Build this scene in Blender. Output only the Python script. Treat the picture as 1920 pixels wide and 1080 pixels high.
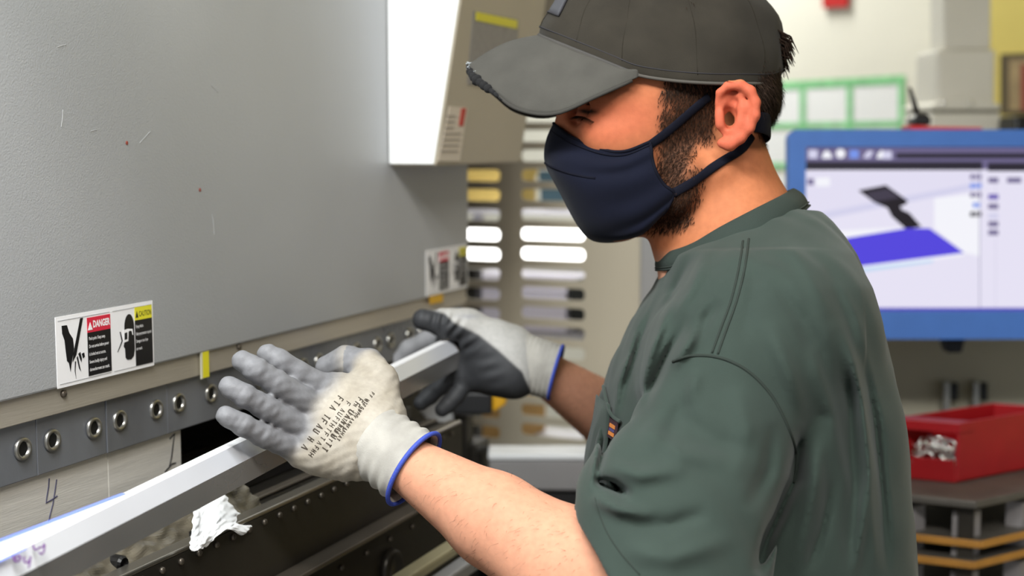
import bpy, bmesh, math, random
import numpy as np
from mathutils import Vector, Matrix
from mathutils.bvhtree import BVHTree

for o in list(bpy.data.objects):
    bpy.data.objects.remove(o, do_unlink=True)
random.seed(7)
np.random.seed(7)
scene = bpy.context.scene
COL = scene.collection

# ------------------------------------------------------------------ camera
FPX = 2600.0                     # focal length in pixels of the 1920 px wide frame
PITCH = math.atan2(282.0, FPX)   # horizon at y = 258
YAW = math.atan2(1065.0, math.hypot(FPX, 282.0))   # the machine runs along +Y, its vanishing point at x = 2025
CAM = np.array([0.0, 0.0, 1.56])
CF = np.array([-math.sin(YAW) * math.cos(PITCH), math.cos(YAW) * math.cos(PITCH), -math.sin(PITCH)])
CR = np.array([math.cos(YAW), math.sin(YAW), 0.0])
CU = np.cross(CR, CF)

cam_data = bpy.data.cameras.new('camera')
cam = bpy.data.objects.new('camera', cam_data)
COL.objects.link(cam)
cam_data.sensor_width = 36.0
cam_data.lens = FPX / 1920.0 * 36.0
cam_data.clip_start = 0.05
cam_data.clip_end = 60
m = Matrix(((CR[0], CU[0], -CF[0], CAM[0]), (CR[1], CU[1], -CF[1], CAM[1]), (CR[2], CU[2], -CF[2], CAM[2]), (0, 0, 0, 1)))
cam.matrix_world = m
cam_data.dof.use_dof = True
cam_data.dof.focus_distance = 1.2
cam_data.dof.aperture_fstop = 4.0
scene.camera = cam

# ------------------------------------------------------------------ world, lights, exposure
world = bpy.data.worlds.new('world')
scene.world = world
world.use_nodes = True
bg = world.node_tree.nodes['Background']
bg.inputs[0].default_value = (0.84, 0.90, 0.97, 1)
bg.inputs[1].default_value = 0.26
scene.view_settings.view_transform = 'Standard'
scene.view_settings.look = 'None'
scene.view_settings.gamma = 1.0
scene.view_settings.use_curve_mapping = False
scene.view_settings.exposure = 0.80


def area_light(name, loc, target, sx, sy, power, col):
    l = bpy.data.lights.new(name, 'AREA')
    l.shape = 'RECTANGLE'
    l.size, l.size_y = sx, sy
    l.energy = power
    l.color = col
    o = bpy.data.objects.new(name, l)
    COL.objects.link(o)
    o.location = loc
    d = Vector(target) - Vector(loc)
    o.rotation_euler = d.to_track_quat('-Z', 'Y').to_euler()
    return o


# ceiling fluorescents of the workshop (fixtures are built below, above the frame)
CEIL = 3.3
LAMPS = [((-0.50, -0.45), 26, (0.96, 1.0, 1.0)), ((0.75, -0.75), 44, (1.0, 0.96, 0.90)), ((0.9, 4.4), 58, (1.0, 0.95, 0.86)),
         ((-1.6, 4.2), 40, (0.98, 1.0, 0.98))]
for i, ((lx, ly), pw, lc) in enumerate(LAMPS):
    area_light('ceiling_lamp_light', (lx, ly, CEIL - 0.10), (lx, ly, 0), 1.2, 0.30, pw, lc)


# unseen work light, added to light the chest and forearms; housing built below
WL, WT = (-0.62, 0.55, 2.12), (-0.40, 1.25, 1.30)
area_light('added_work_light_lamp', WL, WT, 0.55, 0.10, 6.5, (0.93, 0.98, 1.0))


# ------------------------------------------------------------------ pixel helpers
def ray(px, py):
    return CR * (px - 960) / FPX + CU * (540 - py) / FPX + CF


def pt(px, py, d):
    return CAM + ray(px, py) * d


def onX(px, py, X):
    r = ray(px, py)
    return CAM + r * (X / r[0])


def onY(px, py, Y):
    r = ray(px, py)
    return CAM + r * (Y / r[1])


def onZ(px, py, Z):
    r = ray(px, py)
    return CAM + r * ((Z - CAM[2]) / r[2])


def onplane(px, py, p0, n):
    r = ray(px, py)
    return CAM + r * (np.dot(np.array(p0) - CAM, n) / np.dot(r, n))


def cpt(px, py, d):                       # camera-aligned metric coordinates (right, up, depth)
    return np.array([(px - 960) / FPX * d, (540 - py) / FPX * d, d])


def c2w(a):
    a = np.asarray(a, dtype=float)
    return CAM + a[..., 0:1] * CR + a[..., 1:2] * CU + a[..., 2:3] * CF


def w2c(a):
    a = np.asarray(a, dtype=float) - CAM
    return np.stack([a @ CR, a @ CU, a @ CF], -1)


# ------------------------------------------------------------------ materials
MATS = {}


def srgb(r, g, b):
    def f(c):
        c = c / 255.0
        return c / 12.92 if c <= 0.04045 else ((c + 0.055) / 1.055) ** 2.4
    return (f(r), f(g), f(b), 1.0)


def mat(name, col, rough=0.5, metal=0.0, var=0.0, vscale=20.0, bump=0.0, bscale=200.0, spec=0.5, stretch=None, emit=None, estr=1.0,
        col2=None, sss=0.0, attr=None, trans=0.0, alpha=1.0, detail=4.0, bdist=0.002, sheen=0.0, coat=0.0, aniso=0.0, rvar=0.0):
    if name in MATS:
        return MATS[name]
    M = bpy.data.materials.new(name)
    M.use_nodes = True
    nt = M.node_tree
    P = nt.nodes['Principled BSDF']
    P.inputs['Base Color'].default_value = col
    P.inputs['Roughness'].default_value = rough
    P.inputs['Metallic'].default_value = metal
    P.inputs['Specular IOR Level'].default_value = spec
    P.inputs['Sheen Weight'].default_value = sheen
    P.inputs['Coat Weight'].default_value = coat
    P.inputs['Anisotropic'].default_value = aniso
    if sss > 0:
        P.inputs['Subsurface Weight'].default_value = sss
        P.inputs['Subsurface Radius'].default_value = (0.012, 0.004, 0.002)
        P.inputs['Subsurface Scale'].default_value = 1.0
    if trans > 0:
        P.inputs['Transmission Weight'].default_value = trans
    if alpha < 1:
        P.inputs['Alpha'].default_value = alpha
    if emit is not None:
        P.inputs['Emission Color'].default_value = emit
        P.inputs['Emission Strength'].default_value = estr
    tc = nt.nodes.new('ShaderNodeTexCoord')
    vec = tc.outputs['Object']
    if stretch:
        mp = nt.nodes.new('ShaderNodeMapping')
        mp.inputs['Scale'].default_value = stretch
        nt.links.new(vec, mp.inputs['Vector'])
        vec = mp.outputs['Vector']
    base = None
    if attr:
        at = nt.nodes.new('ShaderNodeAttribute')
        at.attribute_name = attr
        base = at.outputs['Color']
    if var > 0 or col2 is not None:
        n = nt.nodes.new('ShaderNodeTexNoise')
        n.inputs['Scale'].default_value = vscale
        n.inputs['Detail'].default_value = detail
        nt.links.new(vec, n.inputs['Vector'])
        if col2 is None:
            mr = nt.nodes.new('ShaderNodeMapRange')
            mr.inputs['From Min'].default_value = 0.3
            mr.inputs['From Max'].default_value = 0.7
            mr.inputs['To Min'].default_value = 1 - var
            mr.inputs['To Max'].default_value = 1 + var
            nt.links.new(n.outputs['Fac'], mr.inputs['Value'])
            mx = nt.nodes.new('ShaderNodeMix')
            mx.data_type = 'RGBA'
            mx.blend_type = 'MULTIPLY'
            mx.inputs['Factor'].default_value = 1.0
            if base is not None:
                nt.links.new(base, mx.inputs['A'])
            else:
                mx.inputs['A'].default_value = col
            nt.links.new(mr.outputs['Result'], mx.inputs['B'])
            base = mx.outputs['Result']
        else:
            rp = nt.nodes.new('ShaderNodeValToRGB')
            rp.color_ramp.elements[0].position = 0.35
            rp.color_ramp.elements[1].position = 0.65
            rp.color_ramp.elements[0].color = col
            rp.color_ramp.elements[1].color = col2
            nt.links.new(n.outputs['Fac'], rp.inputs['Fac'])
            base = rp.outputs['Color']
        if rvar > 0:
            m2 = nt.nodes.new('ShaderNodeMapRange')
            m2.inputs['From Min'].default_value = 0.3
            m2.inputs['From Max'].default_value = 0.7
            m2.inputs['To Min'].default_value = max(0.02, rough - rvar)
            m2.inputs['To Max'].default_value = rough + rvar
            nt.links.new(n.outputs['Fac'], m2.inputs['Value'])
            nt.links.new(m2.outputs['Result'], P.inputs['Roughness'])
    if base is not None:
        nt.links.new(base, P.inputs['Base Color'])
    if bump > 0:
        n2 = nt.nodes.new('ShaderNodeTexNoise')
        n2.inputs['Scale'].default_value = bscale
        n2.inputs['Detail'].default_value = 2.0
        nt.links.new(vec, n2.inputs['Vector'])
        b = nt.nodes.new('ShaderNodeBump')
        b.inputs['Strength'].default_value = bump
        b.inputs['Distance'].default_value = bdist
        nt.links.new(n2.outputs['Fac'], b.inputs['Height'])
        nt.links.new(b.outputs['Normal'], P.inputs['Normal'])
    MATS[name] = M
    return M


# ------------------------------------------------------------------ object helpers
def thing(name, label, cat, loc=(0, 0, 0), group=None):
    o = bpy.data.objects.new(name, None)
    COL.objects.link(o)
    o.empty_display_size = 0.05
    o.location = loc
    o['label'] = label
    o['category'] = cat
    if group:
        o['group'] = group
    return o


def tag(o, label, cat, group=None):
    o['label'] = label
    o['category'] = cat
    if group:
        o['group'] = group
    return o


def wloc(o):
    p = Vector((0, 0, 0))
    while o is not None:
        p = p + Vector(o.location)
        o = o.parent
    return p


def link_mesh(name, me, material, parent=None, loc=None, label=None, kind=None):
    """mesh given in world coordinates unless loc is given; parents only ever translate"""
    o = bpy.data.objects.new(name, me)
    COL.objects.link(o)
    if material is not None and not me.materials:
        me.materials.append(material)
    w = Vector(loc) if loc is not None else Vector((0, 0, 0))
    if parent is not None:
        o.parent = parent
        o.location = w - wloc(parent)
    else:
        o.location = w
    if label:
        o['label'] = label
    if kind:
        o['kind'] = kind
    return o


def recentre(o):
    """move a top-level one-mesh thing's origin to the bottom middle of its mesh"""
    me = o.data
    n = len(me.vertices)
    co = np.empty(n * 3)
    me.vertices.foreach_get('co', co)
    co = co.reshape(-1, 3)
    c = (co.min(0) + co.max(0)) / 2
    c[2] = co[:, 2].min()
    co -= c
    me.vertices.foreach_set('co', co.ravel())
    o.location = Vector(o.location) + Vector(c)
    return o


class MB:
    def __init__(self):
        self.v = []
        self.f = []

    def add(self, verts, faces):
        b = len(self.v)
        self.v += [tuple(map(float, q)) for q in verts]
        self.f += [tuple(i + b for i in fc) for fc in faces]
        return self

    def box(self, lo, hi):
        x0, y0, z0 = lo
        x1, y1, z1 = hi
        vs = [(x0, y0, z0), (x1, y0, z0), (x1, y1, z0), (x0, y1, z0), (x0, y0, z1), (x1, y0, z1), (x1, y1, z1), (x0, y1, z1)]
        return self.add(vs, [(0, 3, 2, 1), (4, 5, 6, 7), (0, 1, 5, 4), (1, 2, 6, 5), (2, 3, 7, 6), (3, 0, 4, 7)])

    def obox(self, c, ax, half):
        """oriented box: centre, 3 unit axes, half sizes"""
        c = np.array(c, float)
        A = [np.array(a, float) * h for a, h in zip(ax, half)]
        vs = [c + sx * A[0] + sy * A[1] + sz * A[2] for sz in (-1, 1) for sy in (-1, 1) for sx in (-1, 1)]
        return self.add(vs, [(0, 2, 3, 1), (4, 5, 7, 6), (0, 1, 5, 4), (1, 3, 7, 5), (3, 2, 6, 7), (2, 0, 4, 6)])

    def prism(self, poly, ext):
        """poly: list of 3d points, ext: extrusion vector"""
        n = len(poly)
        e = np.array(ext, float)
        a = [np.array(p, float) for p in poly]
        vs = a + [p + e for p in a]
        fs = [tuple(range(n)), tuple(range(2 * n - 1, n - 1, -1))]
        fs += [(i, i + n, (i + 1) % n + n, (i + 1) % n) for i in range(n)]
        return self.add(vs, fs)

    def lathe(self, c, axis, prof, seg=24, caps=True):
        """prof: list of (t along axis, radius)"""
        c = np.array(c, float)
        a = np.array(axis, float)
        a /= np.linalg.norm(a)
        h = np.array([0, 0, 1.0]) if abs(a[2]) < 0.9 else np.array([1.0, 0, 0])
        u = np.cross(a, h)
        u /= np.linalg.norm(u)
        v = np.cross(a, u)
        vs, fs = [], []
        for t, r in prof:
            for k in range(seg):
                an = 2 * math.pi * k / seg
                vs.append(c + a * t + (u * math.cos(an) + v * math.sin(an)) * r)
        for i in range(len(prof) - 1):
            for k in range(seg):
                k2 = (k + 1) % seg
                fs.append((i * seg + k, i * seg + k2, (i + 1) * seg + k2, (i + 1) * seg + k))
        if caps:
            fs.append(tuple(range(seg - 1, -1, -1)))
            fs.append(tuple(range((len(prof) - 1) * seg, len(prof) * seg)))
        return self.add(vs, fs)

    def tube(self, path, r, seg=8, closed=False, flat=None):
        """round (or flat: (width dir list, half width, half thickness)) tube along path"""
        P = [np.array(p, float) for p in path]
        n = len(P)
        rs = r if hasattr(r, '__len__') else [r] * n
        vs, fs = [], []
        prev = None
        for i in range(n):
            t = (P[(i + 1) % n] - P[i - 1]) if closed else (P[min(i + 1, n - 1)] - P[max(i - 1, 0)])
            t = t / (np.linalg.norm(t) + 1e-12)
            if flat is not None:
                wdir = flat[0][i] if isinstance(flat[0], list) else np.array(flat[0], float)
                wn = np.cross(t, wdir)
                wn /= np.linalg.norm(wn) + 1e-12
                wd = np.cross(wn, t)
                for k in range(seg):
                    an = 2 * math.pi * k / seg
                    vs.append(P[i] + wd * math.cos(an) * flat[1] + wn * math.sin(an) * flat[2])
                continue
            if prev is None:
                h = np.array([0, 0, 1.0]) if abs(t[2]) < 0.9 else np.array([1.0, 0, 0])
                u = np.cross(t, h)
            else:
                u = prev - t * np.dot(prev, t)
            u /= np.linalg.norm(u) + 1e-12
            prev = u
            v = np.cross(t, u)
            for k in range(seg):
                an = 2 * math.pi * k / seg
                vs.append(P[i] + (u * math.cos(an) + v * math.sin(an)) * rs[i])
        m_ = n if closed else n - 1
        for i in range(m_):
            j = (i + 1) % n
            for k in range(seg):
                k2 = (k + 1) % seg
                fs.append((i * seg + k, i * seg + k2, j * seg + k2, j * seg + k))
        if not closed:
            fs.append(tuple(range(seg - 1, -1, -1)))
            fs.append(tuple(range((n - 1) * seg, n * seg)))
        return self.add(vs, fs)

    def grid(self, G, close_u=False):
        """G: array (nu, nv, 3)"""
        G = np.asarray(G, float)
        nu, nv = G.shape[:2]
        fs = []
        for i in range(nu if close_u else nu - 1):
            i2 = (i + 1) % nu
            for j in range(nv - 1):
                fs.append((i * nv + j, i2 * nv + j, i2 * nv + j + 1, i * nv + j + 1))
        return self.add(G.reshape(-1, 3), fs)

    def mesh(self, name, smooth=False):
        me = bpy.data.meshes.new(name)
        me.from_pydata(self.v, [], self.f)
        me.update()
        bm = bmesh.new()
        bm.from_mesh(me)
        bmesh.ops.recalc_face_normals(bm, faces=bm.faces)
        bm.to_mesh(me)
        bm.free()
        if smooth:
            me.polygons.foreach_set('use_smooth', [True] * len(me.polygons))
        return me

    def build(self, name, material, parent=None, smooth=False, bevel=0.0, label=None, solid=0.0, subsurf=0, kind=None, seg=2, offset=-1):
        o = link_mesh(name, self.mesh(name, smooth), material, parent, label=label, kind=kind)
        if solid:
            md = o.modifiers.new('solid', 'SOLIDIFY')
            md.thickness = solid
            md.offset = offset
        if subsurf:
            md = o.modifiers.new('sub', 'SUBSURF')
            md.levels = md.render_levels = subsurf
        if bevel:
            md = o.modifiers.new('bev', 'BEVEL')
            md.width = bevel
            md.segments = seg
            md.limit_method = 'ANGLE'
            md.angle_limit = math.radians(40)
            md.use_clamp_overlap = True
            if not smooth:
                o.data.polygons.foreach_set('use_smooth', [False] * len(o.data.polygons))
        return o


def struct(o):
    o['kind'] = 'structure'
    return o


def cr_spline(P, n, closed=False):
    """Catmull-Rom through points, n samples per segment"""
    P = [np.array(p, float) for p in P]
    out = []
    L = len(P)
    segs = L if closed else L - 1
    for i in range(segs):
        p1, p2 = P[i], P[(i + 1) % L]
        p0 = P[i - 1] if (closed or i > 0) else 2 * p1 - p2
        p3 = P[(i + 2) % L] if (closed or i + 2 < L) else 2 * p2 - p1
        for k in range(n):
            t = k / n
            out.append(0.5 * ((2 * p1) + (-p0 + p2) * t + (2 * p0 - 5 * p1 + 4 * p2 - p3) * t * t + (-p0 + 3 * p1 - 3 * p2 + p3) * t ** 3))
    if not closed:
        out.append(P[-1])
    return out


def text_polys(s, size, bold=0.0, align='LEFT', sx=1.0):
    """flat glyph mesh of a text: (verts 2d, faces)"""
    cu = bpy.data.curves.new('txt', 'FONT')
    cu.body = s
    cu.size = size
    cu.align_x = align
    cu.align_y = 'BOTTOM_BASELINE'
    cu.resolution_u = 3
    cu.offset = bold
    o = bpy.data.objects.new('txt', cu)
    COL.objects.link(o)
    dg = bpy.context.evaluated_depsgraph_get()
    me = bpy.data.meshes.new_from_object(o.evaluated_get(dg))
    vs = np.array([v.co[:] for v in me.vertices]).reshape(-1, 3)
    vs[:, 0] *= sx
    fs = [tuple(p.vertices) for p in me.polygons]
    bpy.data.objects.remove(o)
    bpy.data.curves.remove(cu)
    bpy.data.meshes.remove(me)
    return vs, fs


def curve_sheet(loops, o0, u, v, n, thick):
    """flat plate with holes: loops of 2d points (first = outline) on plane o0 + a*u + b*v, thickness along n. returns mesh in world coords"""
    cu = bpy.data.curves.new('sheet', 'CURVE')
    cu.dimensions = '2D'
    cu.fill_mode = 'BOTH'
    cu.extrude = thick / 2
    for lp in loops:
        sp = cu.splines.new('POLY')
        sp.points.add(len(lp) - 1)
        for q, (a, b) in zip(sp.points, lp):
            q.co = (a, b, 0, 1)
        sp.use_cyclic_u = True
    o = bpy.data.objects.new('sheet', cu)
    COL.objects.link(o)
    dg = bpy.context.evaluated_depsgraph_get()
    me = bpy.data.meshes.new_from_object(o.evaluated_get(dg))
    bpy.data.objects.remove(o)
    o0, u, v, n = (np.array(q, float) for q in (o0, u, v, n))
    for vt in me.vertices:
        a, b, c = vt.co
        vt.co = o0 + u * a + v * b + n * c
    me.update()
    return me


# ------------------------------------------------------------------ signed distance fields -> meshes
class Field:
    def __init__(self, xs, ys, zs):
        self.ax = [np.asarray(a, np.float32) for a in (xs, ys, zs)]
        self.f = np.full([len(a) for a in self.ax], 1.0, np.float32)

    def win(self, lo, hi):
        sl, g = [], []
        for a, l, h in zip(self.ax, lo, hi):
            i0 = max(0, np.searchsorted(a, l) - 1)
            i1 = min(len(a), np.searchsorted(a, h) + 1)
            sl.append(slice(i0, max(i1, i0)))
            g.append(a[i0:max(i1, i0)])
        return tuple(sl), (g[0][:, None, None], g[1][None, :, None], g[2][None, None, :])

    def comb(self, sl, d, k, mode):
        a = self.f[sl]
        if a.size == 0:
            return
        if mode == 'sub':
            a, d = -a, d
        if k > 0:
            h = np.maximum(k - np.abs(a - d), 0) / k
            r = np.minimum(a, d) - h * h * k * 0.25
        else:
            r = np.minimum(a, d)
        self.f[sl] = -r if mode == 'sub' else r

    def cone(self, a, b, r1, r2, k=0.0, mode='add', flat=None):
        """tapered capsule; flat=(unit axis, scale): squeeze across that axis"""
        a = np.asarray(a, np.float32)
        b = np.asarray(b, np.float32)
        m_ = max(r1, r2) * (1.6 if flat is not None else 1.0) + k + 0.012
        sl, (x, y, z) = self.win(np.minimum(a, b) - m_, np.maximum(a, b) + m_)
        ab = b - a
        L2 = float(ab @ ab) + 1e-12
        px, py, pz = x - a[0], y - a[1], z - a[2]
        t = np.clip((px * ab[0] + py * ab[1] + pz * ab[2]) / L2, 0, 1)
        qx, qy, qz = px - t * ab[0], py - t * ab[1], pz - t * ab[2]
        if flat is not None:
            n, s = np.asarray(flat[0], np.float32), flat[1]
            dn = qx * n[0] + qy * n[1] + qz * n[2]
            e = dn * (1.0 / s - 1.0)
            qx, qy, qz = qx + e * n[0], qy + e * n[1], qz + e * n[2]
        d = np.sqrt(qx * qx + qy * qy + qz * qz) - (r1 + t * (r2 - r1))
        self.comb(sl, d.astype(np.float32), k, mode)

    def ell(self, c, r, axes=None, k=0.0, mode='add'):
        c = np.asarray(c, np.float32)
        r = np.asarray(r, np.float32)
        m_ = float(max(r)) + k + 0.012
        sl, (x, y, z) = self.win(c - m_, c + m_)
        px, py, pz = x - c[0], y - c[1], z - c[2]
        if axes is None:
            axes = np.eye(3)
        q = [(px * ax[0] + py * ax[1] + pz * ax[2]) for ax in np.asarray(axes, np.float32)]
        k0 = np.sqrt(sum((qi / ri) ** 2 for qi, ri in zip(q, r)))
        k1 = np.sqrt(sum((qi / (ri * ri)) ** 2 for qi, ri in zip(q, r))) + 1e-6
        d = k0 * (k0 - 1.0) / k1
        self.comb(sl, d.astype(np.float32), k, mode)

    def chain(self, pts, rs, k, flat=None):
        for i in range(len(pts) - 1):
            self.cone(pts[i], pts[i + 1], rs[i], rs[i + 1], k, flat=flat)

    def cut(self, p, n):
        """remove the side of the plane the normal points to"""
        p = np.asarray(p, float)
        n = np.asarray(n, float) / np.linalg.norm(n)
        x, y, z = self.ax[0][:, None, None], self.ax[1][None, :, None], self.ax[2][None, None, :]
        d = (x - p[0]) * n[0] + (y - p[1]) * n[1] + (z - p[2]) * n[2]
        self.f = np.maximum(self.f, d.astype(np.float32))

    def grids(self):
        return self.ax[0][:, None, None], self.ax[1][None, :, None], self.ax[2][None, None, :]

    def nets(self):
        f = self.f
        s = f < 0
        X, Y, Z = self.ax
        c = s[:-1, :-1, :-1].astype(np.int8)
        tot = np.zeros(c.shape, np.int8)
        for dx in (0, 1):
            for dy in (0, 1):
                for dz in (0, 1):
                    tot += s[dx:dx + c.shape[0], dy:dy + c.shape[1], dz:dz + c.shape[2]]
        act = (tot > 0) & (tot < 8)
        I = np.argwhere(act)
        idx = np.full(act.shape, -1, np.int32)
        idx[act] = np.arange(len(I))
        cor = [(dx, dy, dz) for dx in (0, 1) for dy in (0, 1) for dz in (0, 1)]
        val = np.stack([f[I[:, 0] + a, I[:, 1] + b, I[:, 2] + e] for a, b, e in cor], 1)
        pos = np.stack([np.stack([X[I[:, 0] + a], Y[I[:, 1] + b], Z[I[:, 2] + e]], 1) for a, b, e in cor], 1)
        acc = np.zeros((len(I), 3))
        cnt = np.zeros(len(I))
        for i in range(8):
            for j in range(i + 1, 8):
                if sum(abs(p - q) for p, q in zip(cor[i], cor[j])) != 1:
                    continue
                mk = (val[:, i] < 0) != (val[:, j] < 0)
                t = val[mk, i] / (val[mk, i] - val[mk, j])
                acc[mk] += pos[mk, i] + t[:, None] * (pos[mk, j] - pos[mk, i])
                cnt[mk] += 1
        V = acc / cnt[:, None]
        quads = []
        # x edges
        for axis in range(3):
            a = s[:-1] if axis == 0 else (s[:, :-1] if axis == 1 else s[:, :, :-1])
            b = s[1:] if axis == 0 else (s[:, 1:] if axis == 1 else s[:, :, 1:])
            E = np.argwhere(a != b)
            o1, o2 = [(1, 2), (2, 0), (0, 1)][axis]
            ok = (E[:, o1] > 0) & (E[:, o2] > 0) & (E[:, o1] < act.shape[o1]) & (E[:, o2] < act.shape[o2])
            E = E[ok]
            ins = a[E[:, 0], E[:, 1], E[:, 2]]

            def cell(d1, d2):
                q = E.copy()
                q[:, o1] -= d1
                q[:, o2] -= d2
                return idx[q[:, 0], q[:, 1], q[:, 2]]
            q = np.stack([cell(1, 1), cell(0, 1), cell(0, 0), cell(1, 0)], 1)
            q[~ins] = q[~ins][:, ::-1]
            quads.append(q)
        Q = np.concatenate(quads)
        Q = Q[(Q >= 0).all(1)]
        return V, Q


def axis_pts(*segs):
    out = []
    for a, b, h in segs:
        n = max(1, int(round((b - a) / h)))
        out += list(np.linspace(a, b, n, endpoint=False))
    out.append(segs[-1][1])
    return np.array(out, np.float32)


def relax(V, Q, it=2, lam=0.5):
    for _ in range(it):
        S = np.zeros_like(V)
        n = np.zeros(len(V))
        for a, b in ((0, 1), (1, 2), (2, 3), (3, 0)):
            np.add.at(S, Q[:, a], V[Q[:, b]])
            np.add.at(S, Q[:, b], V[Q[:, a]])
            np.add.at(n, Q[:, a], 1)
            np.add.at(n, Q[:, b], 1)
        V = V + lam * (S / np.maximum(n, 1)[:, None] - V)
    return V


def keep_big(V, Q):
    """drop tiny loose shells"""
    par = np.arange(len(V))
    for _ in range(60):
        mn = par[Q].min(1)
        new = par.copy()
        for k in range(4):
            np.minimum.at(new, Q[:, k], mn)
        new = new[new]
        if (new == par).all():
            break
        par = new
    return V, Q


def sdf_mesh(name, F, it=2):
    V, Q = F.nets()
    V = relax(V, Q, it)
    W = c2w(V)
    me = bpy.data.meshes.new(name)
    me.vertices.add(len(W))
    me.vertices.foreach_set('co', W.astype(np.float32).ravel())
    me.loops.add(Q.size)
    me.loops.foreach_set('vertex_index', Q[:, ::-1].astype(np.int32).ravel())
    me.polygons.add(len(Q))
    me.polygons.foreach_set('loop_start', np.arange(0, Q.size, 4, dtype=np.int32))
    me.polygons.foreach_set('loop_total', np.full(len(Q), 4, np.int32))
    me.update(calc_edges=True)
    me.validate()
    # (right, up, forward) is a left-handed frame, so the winding was flipped above; make sure it points outwards
    me.polygons.foreach_set('use_smooth', np.ones(len(me.polygons), bool))
    return me, V, Q


def vcol(me, name, C):
    a = me.color_attributes.new(name, 'FLOAT_COLOR', 'POINT')
    C4 = np.concatenate([C, np.ones((len(C), 1))], 1).astype(np.float32)
    a.data.foreach_set('color', C4.ravel())


def sst(a, b, x):
    t = np.clip((x - a) / (b - a), 0, 1)
    return t * t * (3 - 2 * t)


def bvh_of(me):
    n = len(me.vertices)
    co = np.empty(n * 3, np.float32)
    me.vertices.foreach_get('co', co)
    return BVHTree.FromPolygons([tuple(q) for q in co.reshape(-1, 3)], [tuple(p.vertices) for p in me.polygons])


def shoot(bvh, px, py, off=0.0):
    r = Vector(ray(px, py)).normalized()
    h = bvh.ray_cast(Vector(CAM), r)
    if h[0] is None:
        return None
    n = h[1]
    if n.dot(r) > 0:
        n = -n
    return np.array(h[0] + n * off), np.array(n)

# ================================================================== THE SETTING
HF = np.array([-math.sin(YAW), math.cos(YAW), 0.0])     # horizontal view direction
UP = np.array([0, 0, 1.0])
XA, YA = np.array([1.0, 0, 0]), np.array([0, 1.0, 0])

M_white_wall = mat('painted_wall_white', srgb(236, 232, 216), 0.85, var=0.04, vscale=1.5, bump=0.1, bscale=90)
M_yellow_wall = mat('painted_wall_yellow', srgb(236, 216, 120), 0.85, var=0.05, vscale=2)
M_floor = mat('concrete_floor', srgb(120, 116, 110), 0.7, var=0.2, vscale=3, bump=0.2, bscale=60)
M_ceil = mat('ceiling_paint', srgb(215, 212, 205), 0.9, var=0.03, vscale=3)

struct(MB().box((-6, -3.2, -0.1), (8, 11, 0)).build('floor', M_floor))
struct(MB().box((-6, -3.2, CEIL), (8, 11, CEIL + 0.1)).build('ceiling', M_ceil))
wdir = -CR * 1960 + HF * 2615
wdir /= np.linalg.norm(wdir)
wnor = np.cross(UP, wdir)
if np.dot(wnor, HF) > 0:
    wnor = -wnor
WP = CAM + CR * (740 / 2615 * 4.0) + HF * 4.0
def onwall(px, py, off=0.0):
    return onplane(px, py, WP + wnor * off, wnor)
pw = onwall(1866, 258)
sw = np.dot(pw - WP, wdir)
wb = MB().obox((WP + wdir * ((sw + 5.0) / 2) - wnor * 0.1) * np.array([1, 1, 0]) + UP * CEIL / 2, (wdir, wnor, UP), ((5.0 - sw) / 2, 0.1, CEIL / 2))
struct(wb.build('wall_back', M_white_wall))
wr = MB().obox((WP + wdir * (sw - 1.25) - wnor * 0.03) * np.array([1, 1, 0]) + UP * CEIL / 2, (wdir, wnor, UP), (1.25, 0.1, CEIL / 2))
struct(wr.build('wall_right', M_yellow_wall))

# ceiling fixtures
M_fix = mat('lamp_housing', srgb(225, 225, 225), 0.5)
M_diff = mat('lamp_diffuser', srgb(250, 250, 245), 0.5, emit=(1, 0.98, 0.94, 1), estr=2.0)
LAMP_LABELS = ['fluorescent ceiling light hung right above the bending machine', 'fluorescent ceiling light hung behind the worker above the aisle',
               'fluorescent ceiling light hung above the blue framed monitor', 'fluorescent ceiling light hung past the slotted guard panel']
for ((lx, ly), pw_, lc), lb in zip(LAMPS, LAMP_LABELS):
    t = thing('ceiling_light', lb, 'lamp', (lx, ly, CEIL - 0.08), 'ceiling fluorescent lights')
    MB().box((lx - 0.64, ly - 0.2, CEIL - 0.06), (lx + 0.64, ly + 0.2, CEIL)).build('housing', M_fix, t, bevel=0.01)
    MB().box((lx - 0.61, ly - 0.17, CEIL - 0.08), (lx + 0.61, ly + 0.17, CEIL - 0.06)).build('diffuser', M_diff, t)

# ================================================================== PRESS BRAKE
XP = -0.82          # ram panel face
XC = -0.83          # clamp face
M_panel = mat('ram_paint_grey', srgb(172, 173, 174), 0.44, metal=0.15, var=0.06, vscale=3.0, bump=0.5, bscale=620, bdist=0.0006, spec=0.5)
M_strip = mat('worn_strip_metal', srgb(188, 180, 166), 0.42, metal=0.4, var=0.12, vscale=6, stretch=(1, 0.3, 6), bump=0.1, bscale=90)
M_clamp = mat('clamp_steel', srgb(140, 143, 150), 0.36, metal=0.55, var=0.18, vscale=14, stretch=(1, 1, 0.5), bump=0.08, bscale=160, rvar=0.1)
M_punch = mat('ground_punch_steel', srgb(232, 228, 220), 0.40, metal=0.3, var=0.07, vscale=60, stretch=(1, 0.15, 3), bump=0.12, bscale=300, rvar=0.08)
M_bolt = mat('bright_screw_steel', srgb(190, 188, 182), 0.3, metal=0.95)
M_black = mat('black_oxide', srgb(22, 21, 20), 0.4, metal=0.3)
M_dark = mat('dark_machine_steel', srgb(62, 58, 52), 0.42, metal=0.5, var=0.25, vscale=7, bump=0.1, bscale=60, rvar=0.1)
M_dark2 = mat('dark_oiled_steel', srgb(52, 49, 44), 0.35, metal=0.6, var=0.35, vscale=9, stretch=(1, 0.4, 2), rvar=0.12)
M_rail = mat('bright_rail_steel', srgb(176, 170, 160), 0.28, metal=0.9, var=0.15, vscale=12, stretch=(1, 0.1, 1))
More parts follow.
